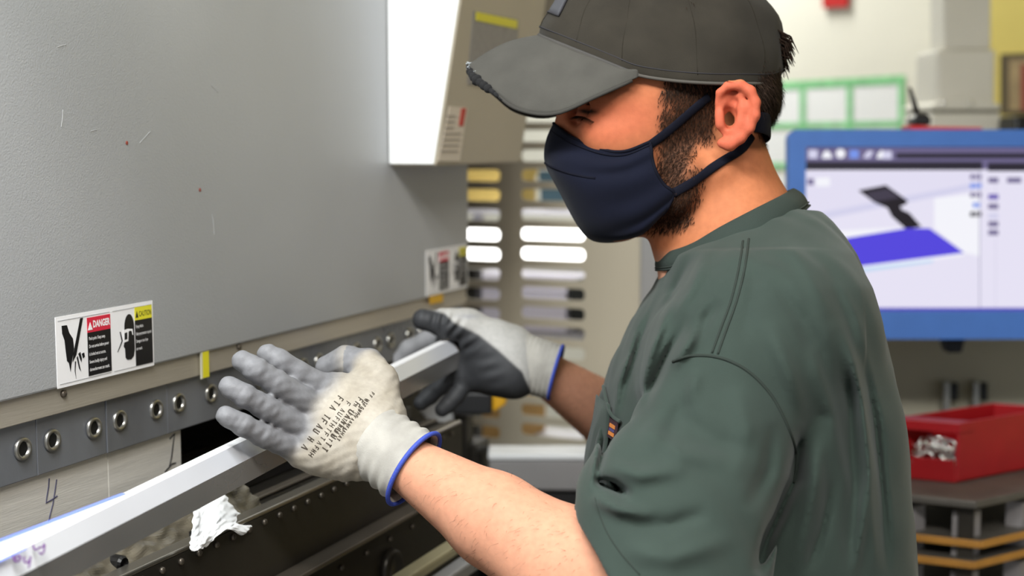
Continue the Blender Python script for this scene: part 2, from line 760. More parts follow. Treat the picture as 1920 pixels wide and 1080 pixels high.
M_rail2 = mat('dull_rail_steel', srgb(108, 100, 90), 0.4, metal=0.7, var=0.2, vscale=12, stretch=(1, 0.1, 1))
M_void = mat('throat_shade_black', srgb(26, 25, 23), 0.7)  # black put in for the shade inside the throat

pb = thing('press_brake', 'grey press brake with riveted clamp row and warning stickers', 'machine', (-1.2, 1.3, 0))
YE = 1.845
MB().box((XP - 0.03, 0.1, 1.3415), (XP, YE, 2.75)).build('ram_panel', M_panel, pb, bevel=0.002)
MB().box((XP - 0.05, 0.1, 1.318), (XP - 0.004, YE, 1.3415)).build('lip_strip', M_strip, pb, bevel=0.0008)
MB().box((-1.30, 0.1, 1.325), (XP - 0.05, YE, 2.75)).build('ram_beam', M_dark, pb)
MB().box((-1.35, 0.1, 0.0), (-1.05, YE + 0.1, 1.325)).build('throat_back', M_void, pb)
# clamp blocks, each with two hollow socket screws
J0, JP = 0.942, 0.0932
scr = MB()
prof = [(0.0, 0.0102), (0.0014, 0.0100), (0.0024, 0.0090), (0.0024, 0.0070), (-0.003, 0.0062)]
seg = 24
scr.lathe((0, 0, 0), (1, 0, 0), prof, seg, caps=False)
me_scr = scr.mesh('clamp_screw', True)
hexm = MB()
hexm.lathe((-0.0035, 0, 0), (1, 0, 0), [(0, 0.0066), (0.0005, 0.0066)], 6)
me_hex = hexm.mesh('hex_socket')
M_hex = mat('socket_black', srgb(14, 13, 13), 0.5)
kmin, kmax = -8, 9
for k in range(kmin, kmax + 1):
    y0 = J0 + JP * k
    y1 = min(y0 + JP, YE)
    if y1 - y0 < 0.02:
        continue
    b = MB().box((XC - 0.04, y0 + 0.0003, 1.2665), (XC + random.uniform(-0.0006, 0.0006), y1 - 0.0003, 1.3215)).build('clamp_block', M_clamp, pb, bevel=0.0007)
    for dy in (0.0185, 0.0745):
        if y0 + dy > YE - 0.015:
            continue
        s = link_mesh('clamp_screw', me_scr, M_bolt, b, loc=(XC + 0.0005, y0 + dy, 1.2945))
        s.rotation_euler = (random.uniform(0, 3), 0, 0)
        h = link_mesh('hex_socket', me_hex, M_hex, b, loc=(XC + 0.0035, y0 + dy, 1.2945))
        h.rotation_euler = s.rotation_euler

# small screws in the lip strip
for q in ((118, 738), (447, 650)):
    p = onX(q[0], q[1], XP - 0.004)
    MB().lathe(p, (1, 0, 0), [(0, 0.0035), (0.002, 0.0033), (0.003, 0.002)], 16).build('strip_screw', M_rail2, pb, smooth=True)

# tapes on the strip
M_tape = mat('yellow_tape', srgb(238, 226, 40), 0.6)
M_tape2 = mat('amber_tape', srgb(228, 176, 40), 0.6)
def xpoly(pxs, X, th=0.0006):
    return MB().prism([onX(a, b, X) for a, b in pxs], (th, 0, 0))
xpoly([(378, 659), (390, 656), (391, 706), (379, 709)], XC + 0.0085, 0.001).build('tape_tab', M_tape, pb)
xpoly([(375, 661), (378, 660), (379, 710), (376, 711)], XC + 0.0085, 0.001).build('tape_tab', mat('tape_edge', srgb(215, 212, 190), 0.7), pb)
xpoly([(805, 556), (830, 551), (830, 566), (806, 571)], XP + 0.0002).build('tape_tab', M_tape2, pb)

# ---- warning stickers
M_stw = mat('sticker_white', srgb(246, 244, 244), 0.35)
M_stb = mat('sticker_black', srgb(18, 17, 20), 0.3)
M_str = mat('sticker_red', srgb(214, 40, 66), 0.35)
M_sty = mat('sticker_yellow', srgb(232, 222, 50), 0.35)
SW, SH = 0.1375, 0.0630


def sticker(y0, z0):
    """y0, z0 = lower corner; a runs along the machine, b upwards"""
    st = MB().box((XP, y0, z0), (XP + 0.0004, y0 + SW, z0 + SH)).build('warning_sticker', M_stw, pb, label='white safety sticker reading DANGER and CAUTION')
    lay = [0]

    def P(a, b, e):
        return (XP + e, y0 + a * SW, z0 + b * SH)

    def poly(name, pts, m_, e=0.0006):
        MB().prism([P(a, b, e) for a, b in pts], (0.0002, 0, 0)).build(name, m_, st)

    def rect(name, a0, b0, a1, b1, m_, e=0.0006):
        poly(name, [(a0, b0), (a1, b0), (a1, b1), (a0, b1)], m_, e)

    def text(name, s, a, b, size, m_, width=None, bold=0.0, e=0.00085):
        vs, fs = text_polys(s, size, bold)
        if width is not None:
            w = vs[:, 0].max() - vs[:, 0].min()
            vs[:, 0] *= width * SW / w
        mb = MB()
        mb.add([(XP + e, y0 + a * SW + v[0], z0 + b * SH + v[1]) for v in vs], fs)
        mb.build(name, m_, st)
    # hairline frames
    for (a0, a1) in ((0.02, 0.53), (0.56, 0.985)):
        for b in (0.055, 0.945):
            rect('frame_line', a0, b - 0.003, a1, b + 0.003, mat('sticker_grey', srgb(170, 170, 172), 0.5))
    # danger half
    rect('danger_field', 0.30, 0.70, 0.535, 0.915, M_str)
    rect('text_field', 0.30, 0.075, 0.535, 0.70, M_stb)
    poly('warning_triangle', [(0.305, 0.735), (0.352, 0.735), (0.3285, 0.845)], M_stw, 0.00085)
    text('danger_word', 'DANGER', 0.357, 0.765, 0.0085, M_stw, width=0.172, bold=0.00035)
    for i, (s, w) in enumerate((('Pinch point. Keep away.', 0.165), ('Do not service before power', 0.2), ('is locked out at source.', 0.165),
                                ('Severe bodily injury and', 0.175), ('dismemberment can result.', 0.2))):
        text('text_line', s, 0.312, 0.59 - i * 0.112, 0.0042, M_stw, width=w, bold=0.00006)
    # crushed hand pictogram
    poly('hand_pictogram', [(0.055, 0.87), (0.105, 0.865), (0.125, 0.75), (0.158, 0.66), (0.165, 0.52), (0.150, 0.40), (0.135, 0.30), (0.125, 0.20),
                            (0.112, 0.33), (0.095, 0.36), (0.085, 0.52), (0.078, 0.66), (0.058, 0.76)], M_stb)
    poly('blade_pictogram', [(0.235, 0.93), (0.262, 0.93), (0.185, 0.42), (0.148, 0.33), (0.158, 0.45)], M_stb)
    for pts in ([(0.170, 0.33), (0.18, 0.33), (0.172, 0.2), (0.176, 0.08), (0.165, 0.2)], [(0.188, 0.38), (0.20, 0.40), (0.212, 0.28), (0.225, 0.17), (0.208, 0.22)],
                [(0.205, 0.43), (0.225, 0.45), (0.238, 0.35), (0.232, 0.30), (0.218, 0.36)], [(0.238, 0.42), (0.262, 0.43), (0.268, 0.37), (0.25, 0.35)]):
        poly('finger_pictogram', pts, M_stb)
    # caution half
    rect('caution_field', 0.795, 0.745, 0.985, 0.945, M_sty)
    rect('text_field', 0.795, 0.055, 0.985, 0.745, M_stb)
    poly('warning_triangle', [(0.803, 0.785), (0.833, 0.785), (0.818, 0.885)], M_stb, 0.00085)
    text('caution_word', 'CAUTION', 0.840, 0.795, 0.0072, M_stb, width=0.137, bold=0.0001)
    for i, (s, w) in enumerate((('Flying debris.', 0.085), ('Safety eye protection required.', 0.172), ('Damage or loss of eye', 0.13), ('can result.', 0.065))):
        text('text_line', s, 0.802, 0.63 - i * 0.112, 0.0042, M_stw, width=w, bold=0.00004)
    # head with goggles pictogram
    hp = []
    for k in range(26):
        a = math.pi * (-0.02 + 1.04 * k / 25)
        hp.append((0.733 + 0.052 * math.cos(a), 0.66 + 0.20 * math.sin(a)))
    hp += [(0.681, 0.46), (0.668, 0.40), (0.674, 0.37), (0.682, 0.36), (0.685, 0.22), (0.70, 0.185), (0.745, 0.175), (0.775, 0.22), (0.786, 0.32)]
    poly('head_pictogram', hp, M_stb)
    gg = [(0.665, 0.63), (0.715, 0.645), (0.765, 0.63), (0.772, 0.54), (0.764, 0.54), (0.755, 0.60), (0.735, 0.61), (0.722, 0.60), (0.716, 0.46), (0.665, 0.45)]
    poly('goggles_pictogram', gg, M_stw, 0.00085)
    poly('lens_pictogram', [(0.678, 0.59), (0.705, 0.595), (0.703, 0.495), (0.676, 0.49)], M_stb, 0.0011)
    poly('spark_pictogram', [(0.60, 0.33), (0.648, 0.48), (0.630, 0.62), (0.640, 0.62), (0.660, 0.48), (0.604, 0.325)], M_stb)
    return st


sticker(0.9585, 1.3413)
sticker(1.7015, 1.3435)

# the added work light on two arms, above the picture
wl = thing('added_work_light', 'long unseen work light added to the ram panel of the press brake', 'lamp', (WL[0], WL[1], WL[2]))
wd_ = np.array(WT) - np.array(WL)
wd_ /= np.linalg.norm(wd_)
wu_ = np.cross(wd_, UP)
wu_ /= np.linalg.norm(wu_)
wv_ = np.cross(wu_, wd_)
MB().obox(np.array(WL) - wd_ * 0.035, (wu_, wv_, wd_), (0.30, 0.065, 0.025)).build('housing', M_fix, wl, bevel=0.006)
MB().obox(np.array(WL) - wd_ * 0.008, (wu_, wv_, wd_), (0.28, 0.052, 0.002)).build('diffuser', M_diff, wl)
for s in (-0.12, 0.12):
    q = np.array(WL) - wd_ * 0.05 + wu_ * s
    MB().tube([q, np.array([XP + 0.0, q[1], q[2] + 0.05])], 0.009, 10).build('arm', M_fix, wl, smooth=True)

# little scratches on the ram panel
M_scr = mat('paint_scratch', srgb(190, 190, 188), 0.5)
for (a, b, c, d) in ((115, 238, 118, 205), (262, 268, 282, 246), (398, 402, 402, 440), (108, 88, 124, 84), (395, 160, 410, 175), (170, 246, 182, 244)):
    p, q = onX(a, b, XP + 0.0002), onX(c, d, XP + 0.0002)
    MB().tube([p, (p + q) / 2 + np.array([0, 0.0006, 0.0004]), q], 0.0002, 5).build('paint_scratch', M_scr, pb)
for (a, b) in ((375, 356), (238, 268)):
    p = onX(a, b, XP + 0.0002)
    MB().lathe(p, (1, 0, 0), [(0, 0.002), (0.0004, 0.0015)], 9).build('rust_spot', mat('rust_red', srgb(150, 70, 55), 0.7), pb)

# ---- end housing with one side whitened for the light on it, and labels
A = onY(862, 0, 1.593)
B = onY(815, 309, 1.593)
ZB = 1.524
dxz = (A - B) / (A[2] - B[2])            # slope of the front edge
Bt = B + dxz * (ZB - B[2])
Tt = B + dxz * (2.6 - B[2])
M_house = mat('housing_beige', srgb(188, 178, 158), 0.55, var=0.05, vscale=4, bump=0.15, bscale=300, bdist=0.0006)
M_hwhite = mat('housing_side_lit', srgb(252, 253, 252), 0.35)  # white colour stands for the strong light on this side
YH = 1.885
prof2 = [np.array([XP, 1.596, ZB]), np.array([Bt[0], 1.596, ZB]), np.array([Tt[0], 1.596, 2.6]), np.array([XP, 1.596, 2.6])]
MB().prism(prof2, (0, YH - 1.596, 0)).build('end_housing', M_house, pb, bevel=0.003)
inner = [np.array([XP + 0.0015, 1.594, ZB + 0.003]), np.array([Bt[0] - 0.002, 1.594, ZB + 0.003]), np.array([Tt[0] - 0.002, 1.594, 2.598]), np.array([XP + 0.0015, 1.594, 2.598])]
MB().prism(inner, (0, 0.003, 0)).build('housing_side', M_hwhite, pb, label='housing side with the strong light on it coloured in white')
hn = np.cross(YA, dxz)
hn /= np.linalg.norm(hn)
if hn[0] < 0:
    hn = -hn
def hpoly(pxs, off, th=0.0006):
    return MB().prism([onplane(a, b, Bt + hn * off, hn) for a, b in pxs], hn * th)
M_lblg = mat('label_grey', srgb(150, 146, 142), 0.5, var=0.12, vscale=120)
M_lblw = mat('label_cream', srgb(226, 214, 196), 0.5)
hl = hpoly([(887, 20), (972, 36), (966, 172), (876, 158)], 0.0005).build('housing_label', M_lblg, pb)
hpoly([(893, 22), (970, 38), (969, 54), (892, 38)], 0.0012).build('yellow_header', M_sty, hl)
hl = hpoly([(842, 199), (876, 202), (862, 302), (820, 302)], 0.0005).build('housing_label', M_lblw, pb)
hpoly([(865, 203), (874, 203), (868, 236), (860, 236)], 0.0012).build('red_field', mat('label_red', srgb(200, 60, 40), 0.5), hl)
for i in range(7):
    yy = 216 + i * 11
    x0 = 838 - i * 2.0
    hpoly([(x0, yy), (x0 + (16 if i < 3 else 32), yy), (x0 + (16 if i < 3 else 32), yy + 3), (x0, yy + 3)], 0.0012).build('print_line', mat('label_print', srgb(170, 160, 146), 0.6), hl)

# ---- table: ledge, rails, front plates, die holder
YT = float(onX(866, 790, -0.70)[1])          # the table stops short of the ram
YF = float(onX(893, 1000, -0.62)[1])
MB().box((-1.05, 0.1, 0.0), (-0.704, YT, 1.205)).build('table_beam', M_dark2, pb)
MB().box((-0.704, 0.1, 1.138), (-0.700, YT, 1.205)).build('table_front', M_dark, pb)
MB().box((-0.716, 0.1, 1.205), (-0.700, YT, 1.2095)).build('table_rail', M_rail, pb, bevel=0.0015)
MB().box((-0.745, 0.1, 1.205), (-0.733, YT, 1.2085)).build('table_rail', M_rail2, pb, bevel=0.0015)
MB().box((-0.704, 0.1, 0.0), (-0.690, YT, 1.1365)).build('apron_plate', M_dark2, pb)
MB().box((-0.700, 0.1, 1.1365), (-0.676, YT, 1.1415)).build('apron_rail', M_rail2, pb, bevel=0.0015)
studm = MB().lathe((0, 0, 0), (1, 0, 0), [(0, 0.0032), (0.002, 0.0030), (0.003, 0.0018)], 12).mesh('stud', True)
for k in range(40):
    y = 0.62 + 0.0265 * k
    if y > YT - 0.01:
        break
    link_mesh('stud', studm, M_rail2, pb, loc=(-0.7000, y, 1.1985))
for k in range(11):
    link_mesh('stud', studm, M_black, pb, loc=(-0.6900, 0.95 + 0.055 * k, 1.118))
# round porthole boss low on the apron
pp = onX(730, 1065, -0.69)
MB().lathe(pp, (1, 0, 0), [(0, 0.022), (0.006, 0.021), (0.008, 0.017), (0.003, 0.015)], 28).build('apron_boss', M_dark, pb, smooth=True)
# pale lower rail nearer the worker
q1, q2 = onX(770, 1080, -0.62), onX(852, 1026, -0.62)
MB().box((-0.640, 0.3, q2[2] - 0.012), (-0.62, YF, q2[2])).build('foot_rail', mat('foot_rail_beige', srgb(150, 142, 112), 0.5, metal=0.3), pb, bevel=0.003)
MB().box((-0.62, 0.3, q2[2] - 0.03), (-0.60, YF, q2[2] - 0.014)).build('foot_rail', mat('foot_rail_grey', srgb(150, 150, 152), 0.4, metal=0.5), pb, bevel=0.003)

MB().box((-0.828, 0.1, 1.205), (-0.752, 1.135, 1.2245)).build('die_holder', M_dark, pb, bevel=0.002)
MB().box((-0.900, 1.142, 1.205), (-0.77, YT, 1.222)).build('die_rail', M_dark2, pb, bevel=0.002)
# side frame of the machine
MB().box((-1.4, YE, 0.0), (-0.96, YE + 0.14, 2.75)).build('side_frame', M_dark, pb, bevel=0.004)

# ---- punches clamped above the work: each segment a thing
yp = [0.55, 1.043, 1.1585]
PUN = ['ground steel punch segment with a handwritten 4', 'short ground steel punch segment with a handwritten 1']
M_mark = mat('marker_ink', srgb(70, 68, 92), 0.6)
M_mark2 = mat('marker_black', srgb(24, 22, 26), 0.6)
for k in range(2):
    y0, y1 = yp[k] + 0.0003, yp[k + 1] - 0.0003
    t = thing('punch', PUN[k], 'punch', (-0.85, (y0 + y1) / 2, 1.19), 'punch segments in the clamp row')
    zb = 1.2062
    pr = [(XC - 0.006, 1.2665), (XC - 0.006, zb + 0.003), (XC - 0.009, zb), (XC - 0.014, zb), (XC - 0.032, zb + 0.018), (XC - 0.032, 1.2665)]
    MB().prism([np.array([a, y0, b]) for a, b in pr], (0, y1 - y0, 0)).build('blade', M_punch, t, bevel=0.0006)
    if k == 0:
        st = [[(92, 897), (91, 912), (88, 930), (86, 943), (97, 937), (107, 930)], [(106, 899), (103, 920), (99, 945), (93, 968), (90, 982)]]
        mm, rr = M_mark, 0.0007
    else:
        st = [[(318, 823), (327, 813), (324, 835), (321, 860), (317, 876), (322, 870), (329, 868)], [(317, 876), (309, 885)]]
        mm, rr = M_mark2, 0.0009
    mb = MB()
    for s in st:
        mb.tube([onX(a, b, XC - 0.006) for a, b in s], rr, 6)
    mb.build('handwritten_number', mm, t)

# ================================================================== WORKPIECE BAR
XBAR = -0.66
BA = onX(856, 632, XBAR)
BE = onX(81, 1010, XBAR)
BD = (BE - BA) / np.linalg.norm(BE - BA)
BUv = np.cross(BD, np.array([-1.0, 0, 0]))
BUv /= np.linalg.norm(BUv)
if BUv[2] < 0:
    BUv = -BUv
BX = np.cross(BUv, BD)
if BX[0] < 0:
    BX = -BX
def bp(l, u, v):                             # l metres from the far end, u towards the worker, v up
    return BA + BD * l + BX * u + BUv * v
M_barw = mat('bar_film_white', srgb(238, 238, 240), 0.32, var=0.03, vscale=6)
M_barl = mat('bar_satin_aluminium', srgb(214, 216, 222), 0.3, metal=0.25, var=0.04, vscale=10)
M_bars = mat('bar_mill_aluminium', srgb(205, 203, 200), 0.2, metal=0.75, var=0.14, vscale=9, stretch=(1, 0.5, 1), rvar=0.1)
M_barc = mat('bar_cut_end', srgb(150, 138, 120), 0.35, metal=0.85, var=0.2, vscale=60)
LB = 0.95
wp = thing('metal_bar', 'long bent light grey metal bar held by both gloved hands', 'metal bar', tuple(bp(LB / 2, 0, -0.03)))
def bar_part(name, prf, m_, l0, l1, bev=0.0):
    MB().prism([bp(l0, u, v) for u, v in prf], BD * (l1 - l0)).build(name, m_, wp, bevel=bev)
def barlu(px, py):
    q = onplane(px, py, bp(0, 0, 0), BUv) - BA
    return float(np.dot(q, BD)), float(np.dot(q, BX))
lA, uA = barlu(0, 1015)
lB_, uB = barlu(215, 934)
def edge_u(l):
    return min(-0.010, uB + (uA - uB) * (l - lB_) / (lA - lB_))
ls = list(np.linspace(0.014, LB, 30))
MB().prism([bp(l, edge_u(l), 0) for l in ls] + [bp(l, 0, 0) for l in ls[::-1]], -BUv * 0.002).build('top_flange', M_barw, wp)
bar_part('edge_lip', [(0.0, 0.0), (0.0075, -0.0140), (0.0058, -0.0150), (-0.0004, -0.0022)], M_barl, 0.012, LB)
bar_part('front_face', [(0.0075, -0.0140), (0.0055, -0.035), (0.0035, -0.035), (0.0055, -0.0145)], M_bars, 0.008, LB)
bar_part('under_flange', [(0.0055, -0.035), (-0.012, -0.035), (-0.012, -0.033), (0.0055, -0.033)], M_bars, 0.008, LB)
bar_part('end_cap', [(-0.010, -0.0005), (0.0, -0.0005), (0.0073, -0.0140), (0.0053, -0.0345), (-0.010, -0.0345)], M_barc, 0.0, 0.0138, 0.0015)
M_film = mat('blue_film', srgb(120, 140, 225), 0.4)
MB().prism([bp(lB_ - 0.01, edge_u(lB_ - 0.01), 0.0002), bp(LB, edge_u(LB), 0.0002), bp(LB, edge_u(LB) + 0.006, 0.0002), bp(lB_ - 0.01, edge_u(lB_ - 0.01) + 0.004, 0.0002)], BUv * 0.0006).build('film_edge', M_film, wp, label='blue protective film edge')
f1, f2 = barlu(-20, 1060), barlu(48, 1030)
MB().prism([bp(f1[0], f1[1], 0.0002), bp(f2[0], f2[1], 0.0002), bp(f2[0], f2[1] + 0.0012, 0.0002), bp(f1[0], f1[1] + 0.0035, 0.0002)], BUv * 0.0005).build('film_edge', M_film, wp, label='blue protective film edge')
# purple handwriting on the flange, upside down for the camera
M_purple = mat('purple_marker', srgb(96, 30, 120), 0.5)
def bar_scrawl(strokes):
    mb = MB()
    for s in strokes:
        P = []
        for a, b in s:
            q = onplane(a, b, bp(0, 0, 0.0003), BUv)
            P.append(q)
        mb.tube(cr_spline(P, 4), 0.0006, 6)
    mb.build('handwriting', M_purple, wp)
bar_scrawl([[(82.5, 1020), (83, 1031), (79, 1039), (73.5, 1036)], [(75, 1027), (85, 1023)]])
bar_scrawl([[(62.5, 1022), (64, 1028), (69, 1031), (74, 1026)]])
bar_scrawl([[(57.5, 1044), (56, 1053), (54, 1064)], [(56.5, 1049), (50, 1055), (45, 1052), (46, 1045)]])
bar_scrawl([[(25, 1043), (27, 1050), (33, 1053), (38, 1048), (36, 1042), (30, 1044), (28, 1048)]])

# ================================================================== WRAP AND TISSUE ON THE TABLE
def noise2(a, b, s=0):
    return (math.sin(a * 1.7 + s) * math.cos(b * 2.3 + 1.3 * s) + 0.6 * math.sin(a * 3.9 + b * 2.1 + s) + 0.35 * math.sin(a * 8.3 - b * 6.7 + 2 * s)) / 1.95
M_wrap = mat('grimy_wrap', srgb(84, 78, 66), 0.3, var=0.8, vscale=34, bump=0.5, bscale=50, col2=None, spec=0.6)
nu, nv = 70, 14
G = np.zeros((nu, nv, 3))
for i in range(nu):
    y = 0.62 + 0.505 * i / (nu - 1)
    for j in range(nv):
        t_ = j / (nv - 1)
        low = 0.046 + 0.012 * noise2(i * 0.28, 2.0, 1)
        if t_ < 0.25:
            x, z = -0.788 + 0.038 * t_ / 0.25, 1.2290
        else:
            x, z = -0.748 + 0.040 * (t_ - 0.25), 1.2290 - low * 0.62 * (t_ - 0.25) / 0.75
        n_ = noise2(i * 0.45, j * 0.9, 2.2) * 0.0035 + noise2(i * 1.2, j * 0.6, 5) * 0.0015
        G[i, j] = (x + n_ + 0.005, y, z + n_ * 0.4)
wrap = MB().grid(G).build('plastic_wrap', M_wrap, smooth=False, solid=0.0006, subsurf=1)
tag(wrap, 'crumpled grimy plastic wrap draped over the die holder', 'plastic wrap')
recentre(wrap)
for q, L_, r_ in (((213, 1053), 0.012, 0.0065), ((140, 1046), 0.005, 0.005), ((350, 1006), 0.011, 0.0055)):
    p = onX(q[0], q[1], -0.728)
    MB().lathe(p, (1, -0.1, 0), [(-0.022, r_), (L_ * 0.8, r_), (L_, r_ * 0.75), (L_ - 0.004, r_ * 0.5)], 14).build('die_bolt', M_black, pb, smooth=False)
p = onX(295, 1013, -0.729)
MB().lathe(p, (1, 0, 0.2), [(0, 0.0038), (0.0006, 0.0022)], 9).build('pink_mark', mat('pink_paint', srgb(250, 40, 130), 0.5), pb)

# crumpled paper towel
M_paper = mat('paper_towel', srgb(246, 246, 246), 0.8, bump=0.3, bscale=300, bdist=0.0006)
rows = [
    [(372, 930), (395, 922), (418, 920), (436, 930), (446, 948)],
    [(362, 948), (385, 940), (412, 940), (440, 950), (458, 966)],
    [(360, 975), (385, 968), (412, 966), (445, 968), (471, 982)],
    [(358, 1000), (382, 996), (408, 990), (436, 984), (466, 992)],
    [(354, 1020), (378, 1016), (398, 1006), (425, 990), (458, 1002)],
    [(356, 1034), (372, 1030), (388, 1022), (420, 992), (450, 1003)],
]
xs_ = [-0.745, -0.728, -0.710, -0.697, -0.690, -0.688]
ctrl = np.array([[onX(a, b, xs_[i] + 0.004 * math.sin(3.1 * j + i)) for j, (a, b) in enumerate(r)] for i, r in enumerate(rows)])
fine = np.array([cr_spline(list(r), 7) for r in ctrl])
fine = np.array([cr_spline(list(fine[:, j]), 6) for j in range(fine.shape[1])])
for i in range(fine.shape[0]):
    for j in range(fine.shape[1]):
        nn = noise2(i * 0.33, j * 0.37, 0.4)
        fine[i, j] += np.array([0.0045 * abs(nn) + 0.002 * noise2(i * 0.9, j * 0.8, 3), 0.0012 * noise2(i * 0.7, j * 0.5, 1.4), 0.0016 * noise2(i * 0.6, j * 0.9, 7)])
tis = MB().grid(fine).build('paper_towel', M_paper, smooth=True, solid=0.0006, subsurf=1)
tag(tis, 'crumpled white paper towel hanging over the machine table edge', 'paper towel')
recentre(tis)

# ================================================================== SLOTTED GUARD PANEL
YG = 2.15
M_guard = mat('guard_beige', srgb(186, 176, 155), 0.6, var=0.04, vscale=3, bump=0.1, bscale=200)
g0 = onY(868, 440, YG)
gr = onY(1203, 440, YG)
def slot_loop(px0, px1, py):
    a, b = onY(px0, py, YG), onY(px1, py, YG)
    h = abs(onY(px0, py - 11, YG)[2] - onY(px0, py + 11, YG)[2]) / 2
    x0, x1, z = a[0], b[0], (a[2] + b[2]) / 2
    r = h * 0.8
    out = []
    for (cx, cz, a0) in ((x1 - r, z - h + r, -90), (x1 - r, z + h - r, 0), (x0 + r, z + h - r, 90), (x0 + r, z - h + r, 180)):
        for k in range(5):
            an = math.radians(a0 + 90 * k / 4)
            out.append((cx + r * math.cos(an), cz + r * math.sin(an)))
    return out
gx0, gx1 = -1.25, gr[0]
zlo = onY(1000, 852, YG)[2]
loops = [[(gx0, zlo), (gx1, zlo), (gx1, 2.35), (gx0, 2.35)]]
for k in range(-3, 15):
    y = 292 + 36.9 * k
    loops.append(slot_loop(873, 938, y))
    loops.append(slot_loop(978, 1097, y))
gd = thing('guard_panel', 'beige guard panel with two columns of horizontal slots', 'guard panel', ((gx0 + gx1) / 2, YG, 0))
me = curve_sheet(loops, (0, YG, 0), XA, UP, YA, 0.003)
link_mesh('slotted_sheet', me, M_guard, gd)
MB().box((gx1, YG - 0.008, 0.0), (gx1 + 0.03, YG + 0.03, 2.35)).build('post', mat('guard_post', srgb(160, 158, 156), 0.5, metal=0.3), gd, bevel=0.003)
MB().box((gx0, YG - 0.002, 0.0), (gx0 + 0.03, YG + 0.03, 2.35)).build('post', MATS['guard_post'], gd, bevel=0.003)
MB().box((gx0, YG - 0.004, zlo - 0.03), (gx1, YG + 0.02, zlo)).build('bottom_rail', M_guard, gd, bevel=0.002)
ex1 = onY(1330, 440, YG)[0]
MB().box((gx1 + 0.03, YG + 0.01, 0.05), (ex1, YG + 0.014, 2.35)).build('side_sheet', mat('guard_pale', srgb(196, 190, 178), 0.6), gd)
# things behind the slots
M_lb = mat('slot_glow', srgb(255, 255, 255), 0.4, emit=(1, 1, 0.98, 1), estr=2.2)
def behind(px0, px1, py0, py1, Y, d=0.05):
    a, b = onY(px0, py1, Y), onY(px1, py0, Y)
    return (a[0], Y, a[2]), (b[0], Y + d, b[2])
lo, hi = behind(858, 1135, 424, 492, 2.45, 0.06)
t = thing('glow_box', 'glowing white box added behind the slotted guard to whiten its slots', 'lamp', ((lo[0] + hi[0]) / 2, 2.48, lo[2]))  # glowing box added so the slots in front of it show white
MB().box(lo, hi).build('luminous_body', M_lb, t, bevel=0.006)
MB().box((lo[0] - 0.01, 2.455, lo[2] - 0.012), (hi[0] + 0.01, 2.52, lo[2])).build('mounting_bar', M_fix, t)
MB().box((hi[0] - 0.03, 2.47, 0), (hi[0] - 0.005, 2.5, lo[2] - 0.012)).build('stand', M_black, t)
MB().box((lo[0] + 0.005, 2.47, 0), (lo[0] + 0.03, 2.5, lo[2] - 0.012)).build('stand', M_black, t)
def shelf_box(name, lb, cat, px0, px1, py0, py1, Y, m_, d=0.2):
    lo, hi = behind(px0, px1, py0, py1, Y, d)
    o = MB().box(lo, hi)
    c = thing(name, lb, cat, ((lo[0] + hi[0]) / 2, Y + d / 2, lo[2]))
    o.build('carton_body', m_, c, bevel=0.004)
    MB().box((lo[0] - 0.003, Y - 0.003, hi[2] - 0.02), (hi[0] + 0.003, Y + d + 0.003, hi[2] + 0.002)).build('carton_lid', m_, c, bevel=0.003)
    return lo, hi
rack_y = 2.62
levels = []
M_rackm = mat('rack_grey', srgb(190, 188, 196), 0.5)
lo, hi = shelf_box('carton', 'yellow carton seen through the upper slots of the guard', 'box', 850, 940, 315, 388, rack_y, mat('carton_yellow', srgb(235, 205, 120), 0.7))
levels.append(lo[2])
lo, hi = shelf_box('carton', 'dark teal carton seen through the upper slots of the guard', 'box', 1012, 1110, 322, 386, rack_y, mat('carton_teal', srgb(40, 70, 84), 0.6))
lo, hi = shelf_box('carton', 'pale lavender carton seen through the slots below the glowing box', 'box', 850, 1062, 532, 612, rack_y, mat('carton_lavender', srgb(224, 220, 236), 0.7))
levels.append(lo[2])
lo, hi = shelf_box('carton', 'black carton seen through the slots below the glowing box', 'box', 1066, 1120, 532, 600, rack_y, mat('carton_black', srgb(30, 34, 34), 0.6))
lo, hi = shelf_box('carton', 'tan carton seen through the lowest slots of the guard', 'box', 850, 960, 700, 830, rack_y, mat('carton_tan', srgb(190, 150, 90), 0.7))
levels.append(lo[2])
rk = thing('storage_rack', 'grey metal storage rack behind the slotted guard', 'rack', (-0.7, rack_y + 0.1, 0))
rx0, rx1 = onY(822, 440, rack_y)[0], onY(1152, 440, rack_y)[0]
for z in levels:
    MB().box((rx0, rack_y - 0.01, z - 0.012), (rx1, rack_y + 0.22, z - 0.0005)).build('shelf', M_rackm, rk)
for x in (rx0, rx1):
    for y in (rack_y - 0.01, rack_y + 0.2):
        MB().box((x - 0.01, y, 0), (x + 0.01, y + 0.02, 2.0)).build('upright', M_rackm, rk)

# ================================================================== BENCH BELOW THE GUARD
dB = 2.075
t = thing('bench', 'low grey steel bench with a white front edge', 'bench', tuple(pt(1050, 900, dB + 0.05) * np.array([1, 1, 0])))
def frontal(pxs, d, th, name, m_, parent=None, bevel=0.0, axis=None, **kw):
    return MB().prism([pt(a, b, d) for a, b in pxs], (HF if axis is None else axis) * th).build(name, m_, parent, bevel=bevel, **kw)
frontal([(915, 851), (1300, 851), (1300, 863), (915, 863)], dB - 0.004, 0.06, 'edge_strip', mat('bench_white', srgb(244, 244, 244), 0.5), t, 0.003)
frontal([(917, 863), (1300, 863), (1300, 924), (917, 918)], dB, 0.05, 'bench_front', mat('bench_grey', srgb(148, 144, 142), 0.5, var=0.05, vscale=10), t, 0.003)
frontal([(925, 922), (1300, 925), (1300, 1200), (925, 1200)], dB + 0.01, 0.03, 'under_bench_dark', mat('under_bench_black', srgb(24, 22, 20), 0.7), t)  # black sheet put in as the shade beneath the bench
